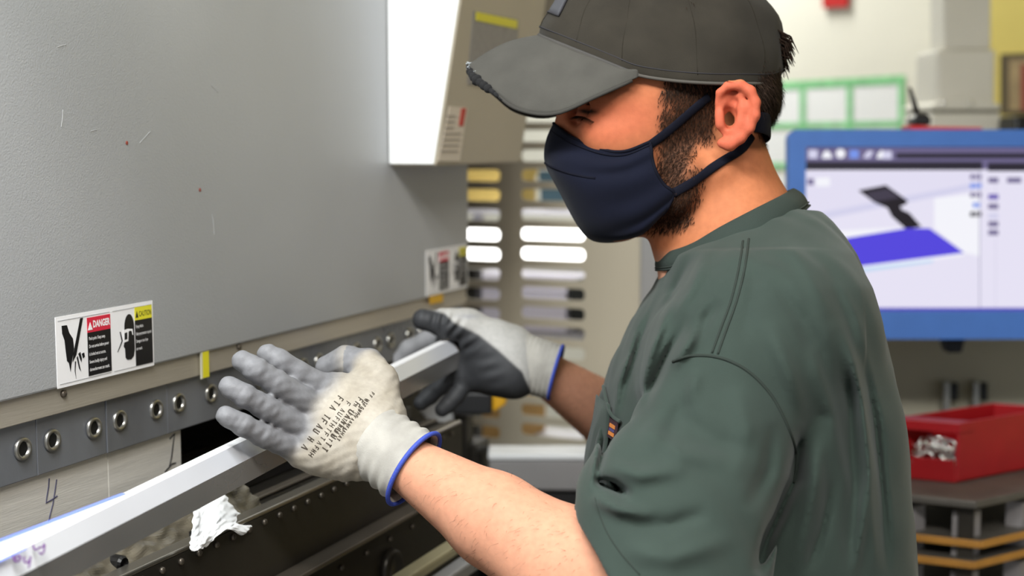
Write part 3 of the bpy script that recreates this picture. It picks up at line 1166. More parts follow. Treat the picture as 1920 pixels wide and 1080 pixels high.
for a in (930, 1200):
    top = pt(a, 918, dB + 0.025)
    MB().box((top[0] - 0.02, top[1] - 0.02, 0), (top[0] + 0.02, top[1] + 0.02, top[2])).build('leg', M_black, t)
# ================================================================== LIGHT CURTAIN BRACKET AT THE MACHINE END
t = thing('sensor_bracket', 'black sensor box with yellow cap on a post at the machine end', 'sensor', tuple(pt(880, 800, 2.06) * np.array([1, 1, 0])))
dS = 2.06
frontal([(846, 736), (923, 736), (923, 778), (846, 778)], dS, 0.05, 'sensor_box', mat('sensor_black', srgb(20, 20, 22), 0.5), t, 0.004)
frontal([(923, 738), (953, 738), (948, 760), (923, 774)], dS + 0.003, 0.04, 'yellow_cap', mat('sensor_yellow', srgb(226, 168, 24), 0.45), t, 0.004)
frontal([(785, 735), (846, 735), (852, 800), (812, 800), (785, 770)], dS + 0.02, 0.03, 'light_plate', mat('sensor_plate', srgb(196, 196, 194), 0.5), t, 0.003)
frontal([(818, 800), (862, 800), (862, 836), (818, 836)], dS + 0.01, 0.05, 'dark_block', M_dark, t, 0.003)
pq = pt(868, 778, dS + 0.03)
MB().box((pq[0] - 0.012, pq[1] - 0.012, 0), (pq[0] + 0.012, pq[1] + 0.012, pq[2])).build('post', M_dark, t, bevel=0.002)
pq2 = pt(890, 850, dS + 0.05)
MB().box((pq2[0] - 0.03, pq2[1] - 0.02, 0), (pq2[0] + 0.012, pq2[1] + 0.03, pq2[2] + 0.02)).build('post_base', M_dark, t, bevel=0.003)

# ================================================================== MONITOR
dM = 2.22
mon = thing('monitor', 'wide computer monitor with thick blue frame showing a bending program', 'monitor', tuple(pt(1790, 640, dM + 0.05)))
M_blue = mat('monitor_blue_frame', srgb(66, 112, 186), 0.5, var=0.04, vscale=30)
M_mon = mat('monitor_back', srgb(40, 44, 52), 0.6)


def rrect(x0, y0, x1, y1, r, n=6):
    out = []
    for (cx, cy, a0) in ((x1 - r, y1 - r, 0), (x0 + r, y1 - r, 90), (x0 + r, y0 + r, 180), (x1 - r, y0 + r, 270)):
        for k in range(n):
            an = math.radians(a0 + 90 * k / (n - 1))
            out.append((cx + r * math.cos(an), cy + r * math.sin(an)))
    return out


# frame = plate with an opening
def cplane(d):
    return pt(960, 540, d)
s_ = dM / FPX
loops = [[((a - 960) * s_, (540 - b) * s_) for a, b in rrect(1478, 243, 2104, 636, 16)], [((a - 960) * s_, (540 - b) * s_) for a, b in [(1511, 275), (2070, 275), (2070, 583), (1511, 583)]]]
me = curve_sheet(loops, cplane(dM + 0.012), CR, CU, CF, 0.024)
fr = link_mesh('frame', me, M_blue, mon)
md = fr.modifiers.new('bev', 'BEVEL')
md.width = 0.004
md.segments = 2
md.limit_method = 'ANGLE'
frontal(rrect(1482, 247, 2100, 632, 14), dM + 0.022, 0.045, 'back_shell', M_mon, mon, 0.006)


def scr_mat(name, r, g, b, st=0.56):
    return mat('screen_' + name, (0, 0, 0, 1), 0.4, emit=srgb(r, g, b), estr=st, spec=0.2)


lay = [0.0165]
def screen(pxs, name, m_):
    lay[0] -= 0.0001
    return frontal(pxs, dM + lay[0], 0.00005, name, m_, SCR)
def srect(x0, y0, x1, y1, name, m_):
    return screen([(x0, y0), (x1, y0), (x1, y1), (x0, y1)], name, m_)
SCR = frontal([(1509, 273), (2072, 273), (2072, 585), (1509, 585)], dM + 0.017, 0.004, 'screen', scr_mat('base', 232, 228, 246), mon)
S_lav, S_white, S_dark, S_blue, S_line = scr_mat('lavender', 214, 212, 238), scr_mat('white', 246, 246, 253), scr_mat('dark', 44, 40, 52), scr_mat('blue', 84, 70, 222), scr_mat('line', 168, 166, 190)
S_black, S_ltb, S_pale = scr_mat('black', 34, 29, 36), scr_mat('lightblue', 196, 220, 246), scr_mat('pale', 228, 224, 244)
S_mid, S_sky = scr_mat('mid', 120, 112, 150), scr_mat('sky', 120, 150, 235)
srect(1511, 275, 2070, 318, 'toolbar', scr_mat('bar', 112, 104, 142))
srect(1680, 287, 2070, 297, 'title_strip', S_dark)
srect(1511, 303, 1842, 319, 'caption_strip', S_dark)
srect(1852, 305, 2070, 321, 'caption_strip', S_dark)
for i, a in enumerate((1516, 1541, 1567, 1593, 1618, 1644)):
    if i in (0, 3):
        screen([(a, 281), (a + 17, 281), (a + 17, 297), (a, 297)], 'toolbar_icon', S_lav if i == 0 else S_sky)
    elif i in (1, 5):
        screen([(a, 297), (a + 2, 288), (a + 9, 281), (a + 17, 288), (a + 19, 297)], 'toolbar_icon', S_white)
    elif i == 2:
        screen([(a + 9 + 9 * math.cos(k * 0.6283), 288 + 9 * math.sin(k * 0.6283)) for k in range(10)], 'toolbar_icon', S_white)
    else:
        screen([(a, 295), (a + 10, 282), (a + 20, 284), (a + 12, 297)], 'toolbar_icon', S_lav)
srect(1655, 283, 1672, 298, 'toolbar_icon', S_lav)
# 3d view
screen([(1511, 322), (1842, 322), (1842, 340), (1740, 366), (1511, 404)], 'view_shade', S_pale)
screen([(1511, 404), (1842, 340), (1842, 352), (1700, 380), (1511, 418)], 'view_shade', S_lav)
screen([(1752, 372), (1836, 362), (1836, 480), (1808, 474), (1752, 428)], 'view_light', S_white)
screen([(1511, 436), (1700, 426), (1700, 440), (1511, 456)], 'view_light', S_white)
screen([(1609, 357), (1661, 347), (1703, 377), (1697, 384), (1688, 387), (1691, 393), (1705, 399), (1728, 425), (1699, 430), (1672, 406), (1664, 390), (1640, 380)], 'punch_drawing', S_black)
screen([(1622, 362), (1663, 353), (1688, 371), (1640, 378)], 'punch_shine', scr_mat('shine', 66, 60, 76))
screen([(1577, 448), (1700, 428), (1743, 428), (1808, 474), (1607, 502)], 'sheet_drawing', S_blue)
screen([(1607, 500), (1808, 474), (1806, 479), (1607, 508)], 'sheet_edge', S_white)
screen([(1607, 504), (1750, 487), (1750, 492), (1607, 512)], 'sheet_edge', S_ltb)
srect(1836, 322, 1838, 582, 'divider', S_line)
srect(1866, 340, 1867, 582, 'divider', scr_mat('line2', 205, 202, 224))
srect(1514, 335, 1526, 347, 'panel_mark', S_mid)
srect(1530, 333, 1556, 349, 'panel_mark', S_white)
for i, (yy, mm) in enumerate(((331, S_mid), (348, S_sky), (365, S_mid), (384, S_sky), (401, S_dark))):
    x0 = 1819 + (5 if i == 3 else 0)
    for w0, w1 in ((0, 8), (9, 14), (15, 22)):
        if x0 + w0 < 1838:
            srect(x0 + w0, yy - 4, min(x0 + w1 - 0.5, 1840), yy + 5, 'view_button', mm)
for i, (yy, mm) in enumerate(((338, S_mid), (369, scr_mat('violet', 110, 96, 180)), (387, S_mid), (405, S_lav), (420, S_mid), (436, S_mid))):
    srect(1853, yy - 5, 1872, yy + 5, 'list_entry', mm)
srect(1888, 333, 1915, 343, 'list_entry', S_mid)
srect(1511, 577, 2070, 585, 'task_strip', scr_mat('task', 88, 76, 190))
# short mount and arm to the cabinet
pm = pt(1790, 600, dM + 0.067)
MB().obox(pt(1790, 560, dM + 0.12), (CR, HF, UP), (0.05, 0.055, 0.05)).build('wall_mount', M_mon, mon, bevel=0.004)
frontal([(1768, 632), (1812, 632), (1804, 662), (1776, 662)], dM + 0.05, 0.03, 'mount_knob', M_mon, mon, 0.003)

# red tray and radio on top of the monitor
ztop = pt(1700, 243, dM)[2]
c = onplane(1775, 240, pt(1775, 240, dM + 0.03), CF)
def on_top(px, py, d):
    return pt(px, py, d)
t = thing('clipboard', 'flat red plastic folder lying on top of the monitor', 'folder', tuple(pt(1775, 244, dM + 0.03)))
frontal([(1707, 236), (1842, 239), (1842, 243.0), (1707, 243.0)], dM + 0.004, 0.055, 'cover', mat('folder_red', srgb(206, 44, 44), 0.45), t, 0.001)
frontal([(1709, 234), (1740, 234.5), (1740, 236.0), (1709, 236.0)], dM + 0.01, 0.04, 'clip', mat('folder_dark_red', srgb(150, 30, 30), 0.4), t, 0.0005)
t = thing('radio', 'black two way radio with stubby antenna beside the red folder', 'radio', tuple(pt(1722, 236, dM + 0.02)))
frontal([(1709, 234), (1746, 234.5), (1746, 220), (1738, 213), (1722, 214), (1712, 222)], dM + 0.012, 0.032, 'radio_body', M_black, t, 0.003)
MB().tube([pt(1721, 216, dM + 0.03), pt(1713, 190, dM + 0.03), pt(1706, 164, dM + 0.03)], [0.005, 0.0042, 0.0026], 10).build('antenna', M_black, t, smooth=True)
MB().tube([pt(1708 + 7 * math.cos(a), 216 + 12 * math.sin(a), dM + 0.028) for a in np.linspace(0.5, 5.2, 12)], 0.0011, 6).build('wire_loop', mat('radio_clear', srgb(190, 190, 180), 0.3), t, smooth=True)

# ================================================================== CABINET UNDER THE MONITOR
dK = 2.46
M_cab = mat('cabinet_grey_green', srgb(172, 168, 150), 0.6, var=0.05, vscale=5)
t = thing('cabinet', 'tall grey green control cabinet carrying the monitor', 'cabinet', tuple(pt(1800, 900, dK + 0.2) * np.array([1, 1, 0])))
a, b = pt(1560, 560, dK), pt(2150, 560, dK)
cw = np.linalg.norm(b - a)
cc = (a + b) / 2 + HF * 0.2
MB().obox((cc[0], cc[1], 0.69), (CR, HF, UP), (cw / 2, 0.2, 0.69)).build('cabinet_body', M_cab, t, bevel=0.006)
M_latch = mat('latch_grey', srgb(150, 150, 146), 0.35, metal=0.7)
for x in (1776, 1831):
    lt = frontal([(x - 6, 716), (x + 6, 716), (x + 6, 772), (x - 6, 772)], dK - 0.012, 0.02, 'latch', M_latch, t, 0.002)
    frontal([(x + 7, 718), (x + 22, 718), (x + 22, 752), (x + 7, 752)], dK - 0.006, 0.012, 'latch_recess', M_black, t, 0.002)
frontal([(1640, 790), (2120, 790), (2120, 793), (1640, 793)], dK - 0.003, 0.006, 'panel_seam', M_black, t)

# ================================================================== RED PARTS BIN, ROLL AND RACK AT LOWER RIGHT
M_red = mat('bin_red', srgb(160, 20, 27), 0.42, var=0.08, vscale=20)
dR = 1.92
cB = pt(1795, 905, dR)                       # near lower corner
ux = CR * math.cos(math.radians(32)) + HF * math.sin(math.radians(32))       # along the long side
uy = -CR * math.cos(math.radians(24)) + HF * math.sin(math.radians(24))      # across the open front
uy /= np.linalg.norm(uy)
bl, bw, bh, bt = 0.21, 0.088, 0.084, 0.004
t = thing('parts_bin', 'red plastic parts bin with open front full of metal rings', 'bin', tuple(cB))
def bb(a, b, c_):
    return cB + ux * a + uy * b + UP * c_
def plate(name, pts, ext):
    MB().prism(pts, ext).build(name, M_red, t, bevel=0.0012)
plate('floor_plate', [bb(0, 0, 0), bb(bl, 0, 0), bb(bl, bw, 0), bb(0, bw, 0)], UP * bt)
for b in (0.0, bw - bt):
    plate('side_wall', [bb(0.0, b, 0), bb(bl, b, 0), bb(bl, b, bh), bb(0.012, b, bh), bb(0.0, b, bh - 0.01)], uy * bt)
plate('back_wall', [bb(bl - bt, 0, 0), bb(bl - bt, bw, 0), bb(bl - bt, bw, bh), bb(bl - bt, 0, bh)], ux * bt)
plate('front_lip', [bb(-0.004, 0, 0), bb(-0.004, bw, 0), bb(-0.012, bw, 0.033), bb(-0.012, 0, 0.033)], ux * bt)
plate('top_bar', [bb(-0.002, -0.002, bh - 0.015), bb(-0.002, bw + 0.002, bh - 0.015), bb(-0.002, bw + 0.002, bh), bb(-0.002, -0.002, bh)], ux * 0.03)
ring = MB()
tor = []
for i in range(16):
    a = 2 * math.pi * i / 16
    tor.append(np.array([0.0075 * math.cos(a), 0.0075 * math.sin(a), 0]))
ring.tube(tor, 0.0018, 6, closed=True)
me_ring = ring.mesh('metal_ring', True)
M_ring = mat('ring_chrome', srgb(230, 228, 224), 0.18, metal=0.9)
rng = random.Random(3)
for k in range(34):
    a, b, c_ = rng.uniform(0.0, 0.03), rng.uniform(0.014, bw - 0.016), 0.016 + rng.uniform(0, 1) * 0.038
    p = bb(a, b, c_)
    o = link_mesh('metal_ring', me_ring, M_ring, None, loc=p)
    o.rotation_euler = (rng.uniform(0, 3), rng.uniform(0, 3), rng.uniform(0, 3))
    tag(o, 'small shiny metal ring inside the red parts bin', 'metal ring', 'metal rings in the red bin')
# rack with orange-edged trays
M_orange = mat('tray_edge_ochre', srgb(176, 124, 52), 0.55, var=0.15, vscale=20)
M_tray = mat('tray_grey', srgb(96, 92, 86), 0.5, metal=0.3, var=0.2, vscale=16)
M_tbox = mat('insert_grey', srgb(150, 146, 146), 0.45, metal=0.3)
rt = thing('tool_rack', 'dark tool rack with ochre edged trays under the red bin', 'rack', tuple(bb(0.1, 0.04, 0) * np.array([1, 1, 0])))
RC = bb(0.09, 0.055, 0)
rz = RC[2] - 0.001
HX, HY = 0.20, 0.15
# white roll end
p = onZ(1672, 858, rz + 0.0176)
t = thing('paper_roll', 'cream white paper roll lying beside the red bin', 'paper roll', tuple(p - UP * 0.017))
MB().lathe(p, CR, [(-0.09, 0.006), (-0.09, 0.0165), (-0.088, 0.017), (0.03, 0.017), (0.032, 0.0165), (0.032, 0.006)], 24).build('roll', mat('roll_cream', srgb(226, 214, 186), 0.8), t, smooth=False)
MB().lathe(p, CR, [(-0.092, 0.004), (-0.092, 0.006), (0.034, 0.006), (0.034, 0.004)], 16).build('core', mat('roll_core', srgb(150, 120, 80), 0.8), t)
for i, dz in enumerate((0.0, 0.056, 0.082, 0.134, 0.19, 0.25, 0.31)):
    z = rz - dz
    hx, hy = HX - 0.012 * (i % 2), HY
    tr = MB().obox((RC[0], RC[1], z - 0.005), (ux, uy, UP), (hx, hy, 0.005)).build('tray', M_tray, rt, bevel=0.0015)
    if i not in (0,):
        MB().obox(RC * np.array([1, 1, 0]) + UP * (z - 0.004) - uy * (hy + 0.001), (ux, uy, UP), (hx, 0.002, 0.005)).build('tray_edge', M_orange, tr, bevel=0.001)
        MB().obox(RC * np.array([1, 1, 0]) + UP * (z - 0.004) - ux * (hx + 0.001), (ux, uy, UP), (0.002, hy, 0.005)).build('tray_edge', M_orange, tr, bevel=0.001)
for sx in (-1, 1):
    for sy in (-1, 1):
        q = RC + ux * sx * (HX - 0.03) + uy * sy * (HY - 0.03)
        MB().box((q[0] - 0.01, q[1] - 0.01, 0), (q[0] + 0.01, q[1] + 0.01, rz - 0.01)).build('upright', M_dark, rt)
inb = MB().obox((0, 0, 0), (ux, uy, UP), (0.009, 0.009, 0.0075)).mesh('steel_insert')
gi = 0
BLK = ['flat grey steel block on the second ochre edged tray below the red bin', 'short grey steel block on the third ochre edged tray below the red bin', 'tall grey steel block on the fourth ochre edged tray below the red bin', 'grey steel block on the top ochre edged tray below the red bin']
for gi, (zz, hh) in enumerate(((rz - 0.082, 0.0155), (rz - 0.134, 0.03), (rz - 0.19, 0.036), (rz - 0.056, 0.035))):
    mm = MB().obox((0, 0, 0), (ux, uy, UP), (0.011, 0.011, hh / 2)).mesh('tool_block')
    for k in range(7):
        for side in (0, 1):
            if side == 0:
                q = RC - ux * (HX - 0.036) + uy * (HY - 0.05 - 0.036 * k)
            else:
                q = RC - uy * (HY - 0.028) + ux * (-HX + 0.09 + 0.045 * k)
            if (k * 7 + int(hh * 1e4)) % 5 == 0:
                continue
            o = link_mesh('tool_block', mm, M_tbox, None, loc=(q[0], q[1], zz + hh / 2 + 0.0002))
            tag(o, BLK[gi], 'steel block', 'steel blocks on the rack trays')

# ================================================================== EXTRACTION UNIT, WALL CHART, SIGNS
dE = 3.0
M_unit = mat('unit_grey', srgb(206, 202, 190), 0.45, var=0.03, vscale=8)
t = thing('fume_extractor', 'grey boxy fume extractor with domed cover behind the monitor', 'extractor', tuple(pt(1812, 240, dE + 0.12) * np.array([1, 1, 0])))
frontal([(1768, -160), (1860, -160), (1858, 92), (1770, 92)], dE + 0.03, 0.10, 'duct', M_unit, t, 0.004)
frontal([(1757, 92), (1868, 92), (1866, 200), (1755, 200)], dE, 0.16, 'filter_box', M_unit, t, 0.008)
dome = [(1748 + 128 * k / 12.0, 196 - 14 * math.sin(math.pi * k / 12.0)) for k in range(13)]
frontal(dome + [(1878, 206), (1746, 206)], dE - 0.03, 0.22, 'domed_cover', M_unit, t, 0.004)
frontal([(1750, 206), (1874, 206), (1874, 212), (1750, 212)], dE - 0.02, 0.20, 'dark_gap', mat('unit_dark', srgb(120, 116, 104), 0.6), t)  # darker strip set back between cover and base
frontal([(1746, 212), (1878, 212), (1878, 420), (1746, 420)], dE - 0.03, 0.22, 'base_box', M_unit, t, 0.006)
pz = pt(1812, 420, dE + 0.08)
MB().obox((pz[0], pz[1], pz[2] / 2), (CR, HF, UP), (0.07, 0.09, pz[2] / 2)).build('pedestal', M_unit, t, bevel=0.004)
for x in (1768, 1820):
    pp = pt(x, 193, dE - 0.034)
    MB().lathe(pp, -CF, [(0, 0.006), (0.003, 0.0055), (0.005, 0.003)], 14).build('cover_screw', mat('screw_polished', srgb(240, 240, 236), 0.15, metal=0.9), t, smooth=True)

ch = thing('wall_chart', 'white wall chart with a grid of green tape lines', 'wall chart', tuple(onwall(1560, 300, 0.002)))
M_green = mat('green_tape', srgb(140, 212, 148), 0.6, var=0.2, vscale=40)
M_sheet = mat('chart_paper', srgb(247, 247, 245), 0.7)
def wstrip(a, b, wpx, off, th, name, m_):
    p, q = onwall(a[0], a[1], off), onwall(b[0], b[1], off)
    d = q - p
    L = np.linalg.norm(d)
    d /= L
    n = np.cross(wnor, d)
    w = wpx / FPX * np.dot(p - CAM, CF) / 2
    MB().prism([p - n * w, q - n * w, q + n * w, p + n * w], wnor * th).build(name, m_, ch)
def wpoly(pxs, off, th, name, m_, par):
    return MB().prism([onwall(a, b, off) for a, b in pxs], wnor * th).build(name, m_, par)
XS = (1330, 1418, 1505, 1593, 1690)
for i in range(len(XS) - 1):
    for y0, y1 in ((152, 236), (236, 318), (318, 400)):
        wpoly([(XS[i], y0 + (1690 - XS[i]) * 0.045), (XS[i + 1], y0 + (1690 - XS[i + 1]) * 0.045), (XS[i + 1], y1), (XS[i], y1)], 0.001, 0.0005, 'paper_cell', M_sheet, ch)
wstrip((1330, 168), (1697, 149), 14, 0.0025, 0.0004, 'tape_line', M_green)
wstrip((1330, 238), (1697, 232), 10, 0.0025, 0.0004, 'tape_line', M_green)
wstrip((1330, 310), (1697, 312), 11, 0.0025, 0.0004, 'tape_line', M_green)
for x in XS:
    wstrip((x, 152), (x, 400), 14, 0.0032, 0.0004, 'tape_line', M_green)

t = thing('wall_sign', 'small red sign fixed high on the white wall', 'sign', tuple(onwall(1569, 12, 0.01)))
wpoly([(1546, -30), (1593, -30), (1592, 13), (1546, 15)], 0.002, 0.01, 'sign_plate', mat('sign_red', srgb(196, 34, 30), 0.5), t)
wpoly([(1552, -22), (1587, -22), (1587, -12), (1552, -12)], 0.0125, 0.001, 'sign_band', M_stw, t)
t = thing('picture_frame', 'dark framed notice hanging on the yellow wall', 'picture frame', tuple(onwall(1910, 215, 0.1)))
wpoly([(1884, 102), (1990, 98), (1990, 218), (1884, 216)], 0.075, 0.02, 'frame', mat('frame_olive', srgb(96, 84, 58), 0.5), t)
wpoly([(1892, 112), (1982, 108), (1982, 208), (1892, 207)], 0.0955, 0.001, 'print', mat('notice_tan', srgb(168, 146, 106), 0.6, var=0.3, vscale=12), t)
wpoly([(1914, 120), (1982, 116), (1982, 208), (1914, 207)], 0.097, 0.001, 'red_panel', mat('notice_red', srgb(150, 70, 52), 0.6), t)
t = thing('equipment_box', 'small black equipment box standing behind the monitor corner', 'box', tuple(pt(1930, 250, 2.9)))
frontal([(1904, 218), (1990, 216), (1990, 330), (1898, 330)], 2.85, 0.1, 'box_body', M_black, t, 0.006)
frontal([(1896, 330), (1998, 330), (1998, 338), (1896, 338)], 2.84, 0.12, 'box_base', M_black, t, 0.002)
pz = pt(1945, 338, 2.9)
MB().obox((pz[0], pz[1], pz[2] / 2), (CR, HF, UP), (0.03, 0.03, pz[2] / 2)).build('stand', M_black, t)

# ================================================================== THE WORKER
DH = 1.33                                   # depth of the head's middle plane
man = thing('person', 'worker in grey cap, navy face mask, green t-shirt and work gloves holding a metal bar', 'person',
            (float(pt(1400, 1000, DH)[0]), float(pt(1400, 1000, DH)[1]), 0.0))


def hp_(px, py, w=0.0):                     # point at lateral offset w (towards the camera) from the head's middle plane
    return cpt(px, py, DH - w)


def hm(px, py, w=0.0):                      # metric: pixel position measured in the middle plane, then shifted sideways
    q = cpt(px, py, DH)
    return q - np.array([0, 0, w])


def rot2(deg):
    a = math.radians(deg)
    return np.array([[math.cos(a), math.sin(a), 0], [-math.sin(a), math.cos(a), 0], [0, 0, 1.0]])


# ---------------------------------------------------------------- body (head, neck, torso core and arms in one surface)
Fb = Field(axis_pts((-0.14, 0.02, 0.003), (0.02, 0.262, 0.0017), (0.262, 0.36, 0.005)),
           axis_pts((-0.62, -0.30, 0.008), (-0.30, 0.02, 0.0032), (0.02, 0.215, 0.0017), (0.215, 0.34, 0.005)),
           axis_pts((0.98, 1.235, 0.0034), (1.235, 1.36, 0.0017), (1.36, 1.46, 0.003), (1.46, 1.84, 0.0045)))
# skull
Fb.ell(hm(1256, 118), (0.093, 0.078, 0.074), rot2(12))
Fb.ell(hm(1215, 200), (0.082, 0.075, 0.066), rot2(0), 0.03)
# face
Fb.ell(hm(1176, 282), (0.050, 0.082, 0.055), rot2(20), 0.03)
for s in (1, -1):
    Fb.cone(hm(1278, 330, 0.054 * s), hm(1262, 368, 0.050 * s), 0.015, 0.013, 0.02)
    Fb.cone(hm(1262, 368, 0.050 * s), hm(1156, 412, 0.014 * s), 0.013, 0.015, 0.025)
    Fb.ell(hm(1140, 262, 0.047 * s), (0.026, 0.017, 0.014), rot2(-12), 0.02)          # cheekbone
    Fb.cone(hm(1084, 190, 0.008 * s), hm(1108, 186, 0.036 * s), 0.0095, 0.0095, 0.014)   # brow
    Fb.cone(hm(1108, 186, 0.036 * s), hm(1150, 200, 0.056 * s), 0.0095, 0.008, 0.018)
    Fb.ell(hm(1088, 217, 0.034 * s), (0.017, 0.0125, 0.017), None, 0.010, 'sub')         # eye socket
    Fb.ell(hm(1104, 219, 0.033 * s), (0.0130, 0.0118, 0.0130), None, 0.003)               # eyeball under the lid
    Fb.cone(hm(1082, 224, 0.022 * s), hm(1090, 231, 0.034 * s), 0.0030, 0.0030, 0.006)   # lower lid
    Fb.cone(hm(1090, 231, 0.034 * s), hm(1118, 227, 0.047 * s), 0.0030, 0.0026, 0.006)
Fb.cone(hm(1074, 208), hm(1062, 245), 0.009, 0.009, 0.012)
Fb.cone(hm(1062, 245), hm(1050, 282), 0.010, 0.012, 0.01)
Fb.ell(hm(1096, 350), (0.012, 0.016, 0.022), None, 0.014)                                # mouth
Fb.ell(hm(1152, 410), (0.018, 0.015, 0.020), None, 0.016)                                # chin
# neck and trapezius
Fb.cone(hm(1318, 250), hm(1362, 420), 0.052, 0.061, 0.014)
Fb.cone(hm(1362, 420), hm(1425, 590), 0.060, 0.072, 0.012)
for s in (1, -1):
    Fb.cone(hm(1358, 340, 0.026 * s), hm(1430, 530, 0.072 * s), 0.018, 0.024, 0.02)
    Fb.cone(hm(1262, 455, 0.012 * s), hm(1330, 330, 0.052 * s), 0.010, 0.012, 0.016)      # neck tendon
Fb.cone(hm(1268, 452), hm(1240, 395), 0.016, 0.018, 0.02)
# torso core and shoulders
Fb.ell(hm(1405, 760), (0.095, 0.19, 0.135), rot2(4), 0.04)
Fb.ell(hm(1395, 1150), (0.095, 0.22, 0.125), None, 0.05)
# arms
SHL, ELL, WRL = cpt(1402, 640, 1.185), cpt(1245, 1180, 1.085), cpt(748, 860, 1.198)
SHR, ELR, WRR = cpt(1370, 640, 1.50), cpt(1262, 862, 1.74), cpt(1008, 690, 1.597)
Fb.cone(SHL, ELL, 0.050, 0.042, 0.03)
def lerp(a, b, t):
    return a + (b - a) * t
Fb.cone(ELL, lerp(ELL, WRL, 0.30), 0.042, 0.0475, 0.02)
Fb.cone(lerp(ELL, WRL, 0.30), lerp(ELL, WRL, 0.62), 0.0475, 0.0385, 0.02)
Fb.cone(lerp(ELL, WRL, 0.62), WRL, 0.0385, 0.0225, 0.01)
Fb.cone(SHR, ELR, 0.050, 0.042, 0.03)
Fb.cone(ELR, lerp(ELR, WRR, 0.35), 0.042, 0.044, 0.02)
Fb.cone(lerp(ELR, WRR, 0.35), WRR, 0.044, 0.0235, 0.02)
# ears
for s in (1, -1):
    b0 = 0.074
    Fb.ell(hm(1351, 234, (b0 + 0.002) * s), (0.0165, 0.0255, 0.0065), rot2(8), 0.004)
    rim = [(1324, 212, .078), (1326, 196, .081), (1340, 185, .084), (1360, 184, .087), (1377, 195, .089), (1386, 215, .0895), (1386, 238, .089), (1377, 260, .086), (1362, 277, .082), (1344, 287, .079), (1331, 284, .077)]
    rr = [.003, .0034, .0042, .0046, .0046, .0044, .0042, .0042, .0046, .0058, .0048]
    for i in range(len(rim) - 1):
        Fb.cone(hm(rim[i][0], rim[i][1], rim[i][2] * s), hm(rim[i + 1][0], rim[i + 1][1], rim[i + 1][2] * s), rr[i], rr[i + 1], 0.003)
    Fb.ell(hm(1353, 212, (b0 + 0.012) * s), (0.0100, 0.0080, 0.009), None, 0.003, 'sub')
    Fb.ell(hm(1346, 240, (b0 + 0.011) * s), (0.0090, 0.0130, 0.015), rot2(10), 0.003, 'sub')
    ah = [(1362, 205, .083), (1367, 225, .084), (1363, 248, .083), (1352, 264, .081)]
    for i in range(3):
        Fb.cone(hm(ah[i][0], ah[i][1], ah[i][2] * s), hm(ah[i + 1][0], ah[i + 1][1], ah[i + 1][2] * s), 0.0026, 0.0026, 0.008)
    Fb.cone(hm(1327, 236, 0.078 * s), hm(1327, 252, 0.078 * s), 0.0042, 0.0040, 0.004)
me_body, Vb, Qb = sdf_mesh('body', Fb, 2)
del Fb

# skin colouring
s0 = DH / FPX
PXb = Vb[:, 0] / s0 + 960
PYb = 540 - Vb[:, 1] / s0
WB = DH - Vb[:, 2]
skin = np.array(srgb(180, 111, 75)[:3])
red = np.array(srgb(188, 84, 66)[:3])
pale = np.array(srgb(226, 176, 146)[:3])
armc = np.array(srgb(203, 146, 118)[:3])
brown = np.array(srgb(58, 42, 32)[:3])


def blob(cx, cy, rx, ry):
    return np.exp(-(((PXb - cx) / rx) ** 2 + ((PYb - cy) / ry) ** 2))


C = np.tile(skin, (len(Vb), 1))
def mixc(C, c, a):
    a = a[:, None]
    return C * (1 - a) + c * a
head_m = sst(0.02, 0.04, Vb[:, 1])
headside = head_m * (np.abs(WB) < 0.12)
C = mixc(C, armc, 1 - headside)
ear_m = sst(0.068, 0.076, np.abs(WB)) * ((PXb > 1318) & (PXb < 1395) & (PYb > 178) & (PYb < 296))
C = mixc(C, red, np.clip(ear_m, 0, 1) * 0.65 * headside)
C = mixc(C, red, 0.35 * np.clip(blob(1170, 235, 70, 45) + blob(1120, 255, 40, 30), 0, 1) * headside)
C = mixc(C, red * 0.85, 0.35 * blob(1075, 215, 30, 30) * headside)


def hair_mask(PX, PY, W):
    """share of hair at a place of the head, pixel position measured in the middle plane"""
    aw = np.abs(W)
    hl = sst(1222, 1250, PX + 0.22 * (PY - 150)) * sst(236, 200, PY) * (PX < 1340)        # temple and sideburn
    top = sst(176, 160, PY + np.clip(1350 - PX, -200, 0) * 0.0) * sst(1232, 1252, PX)
    back = sst(1376, 1396, PX - 0.10 * (PY - 160)) * sst(262, 236, PY)
    side = sst(1236, 1256, PX) * sst(1330, 1314, PX) * sst(300, 262, PY)
    beard = sst(1212, 1236, PX) * sst(1318 - 0, 1290, PX + 0.45 * np.clip(PY - 260, 0, 200)) * sst(200, 240, PY) * sst(420, 385, PY)
    under = sst(330, 372, PY) * sst(448, 415, PY) * sst(1300, 1255, PX) * sst(1130, 1160, PX)
    jaw = sst(1080, 1130, PX) * sst(1330, 1285, PX + 0.3 * (PY - 330)) * sst(300, 360, PY) * sst(450, 420, PY)
    nape = sst(1400, 1425, PX) * sst(292, 262, PY)
    h = np.maximum.reduce([hl, top, back, side, beard, under, jaw, nape * 0.7])
    ear = ((aw > 0.0765) & (PX > 1318) & (PX < 1395) & (PY > 178)) | ((aw > 0.025) & (PX > 1324) & (PX < 1384) & (PY > 190) & (PY < 285))
    return np.where(ear, 0, h)


HB = hair_mask(PXb, PYb, WB) * headside
C = mixc(C, brown, np.clip(HB, 0, 1) * 0.86)
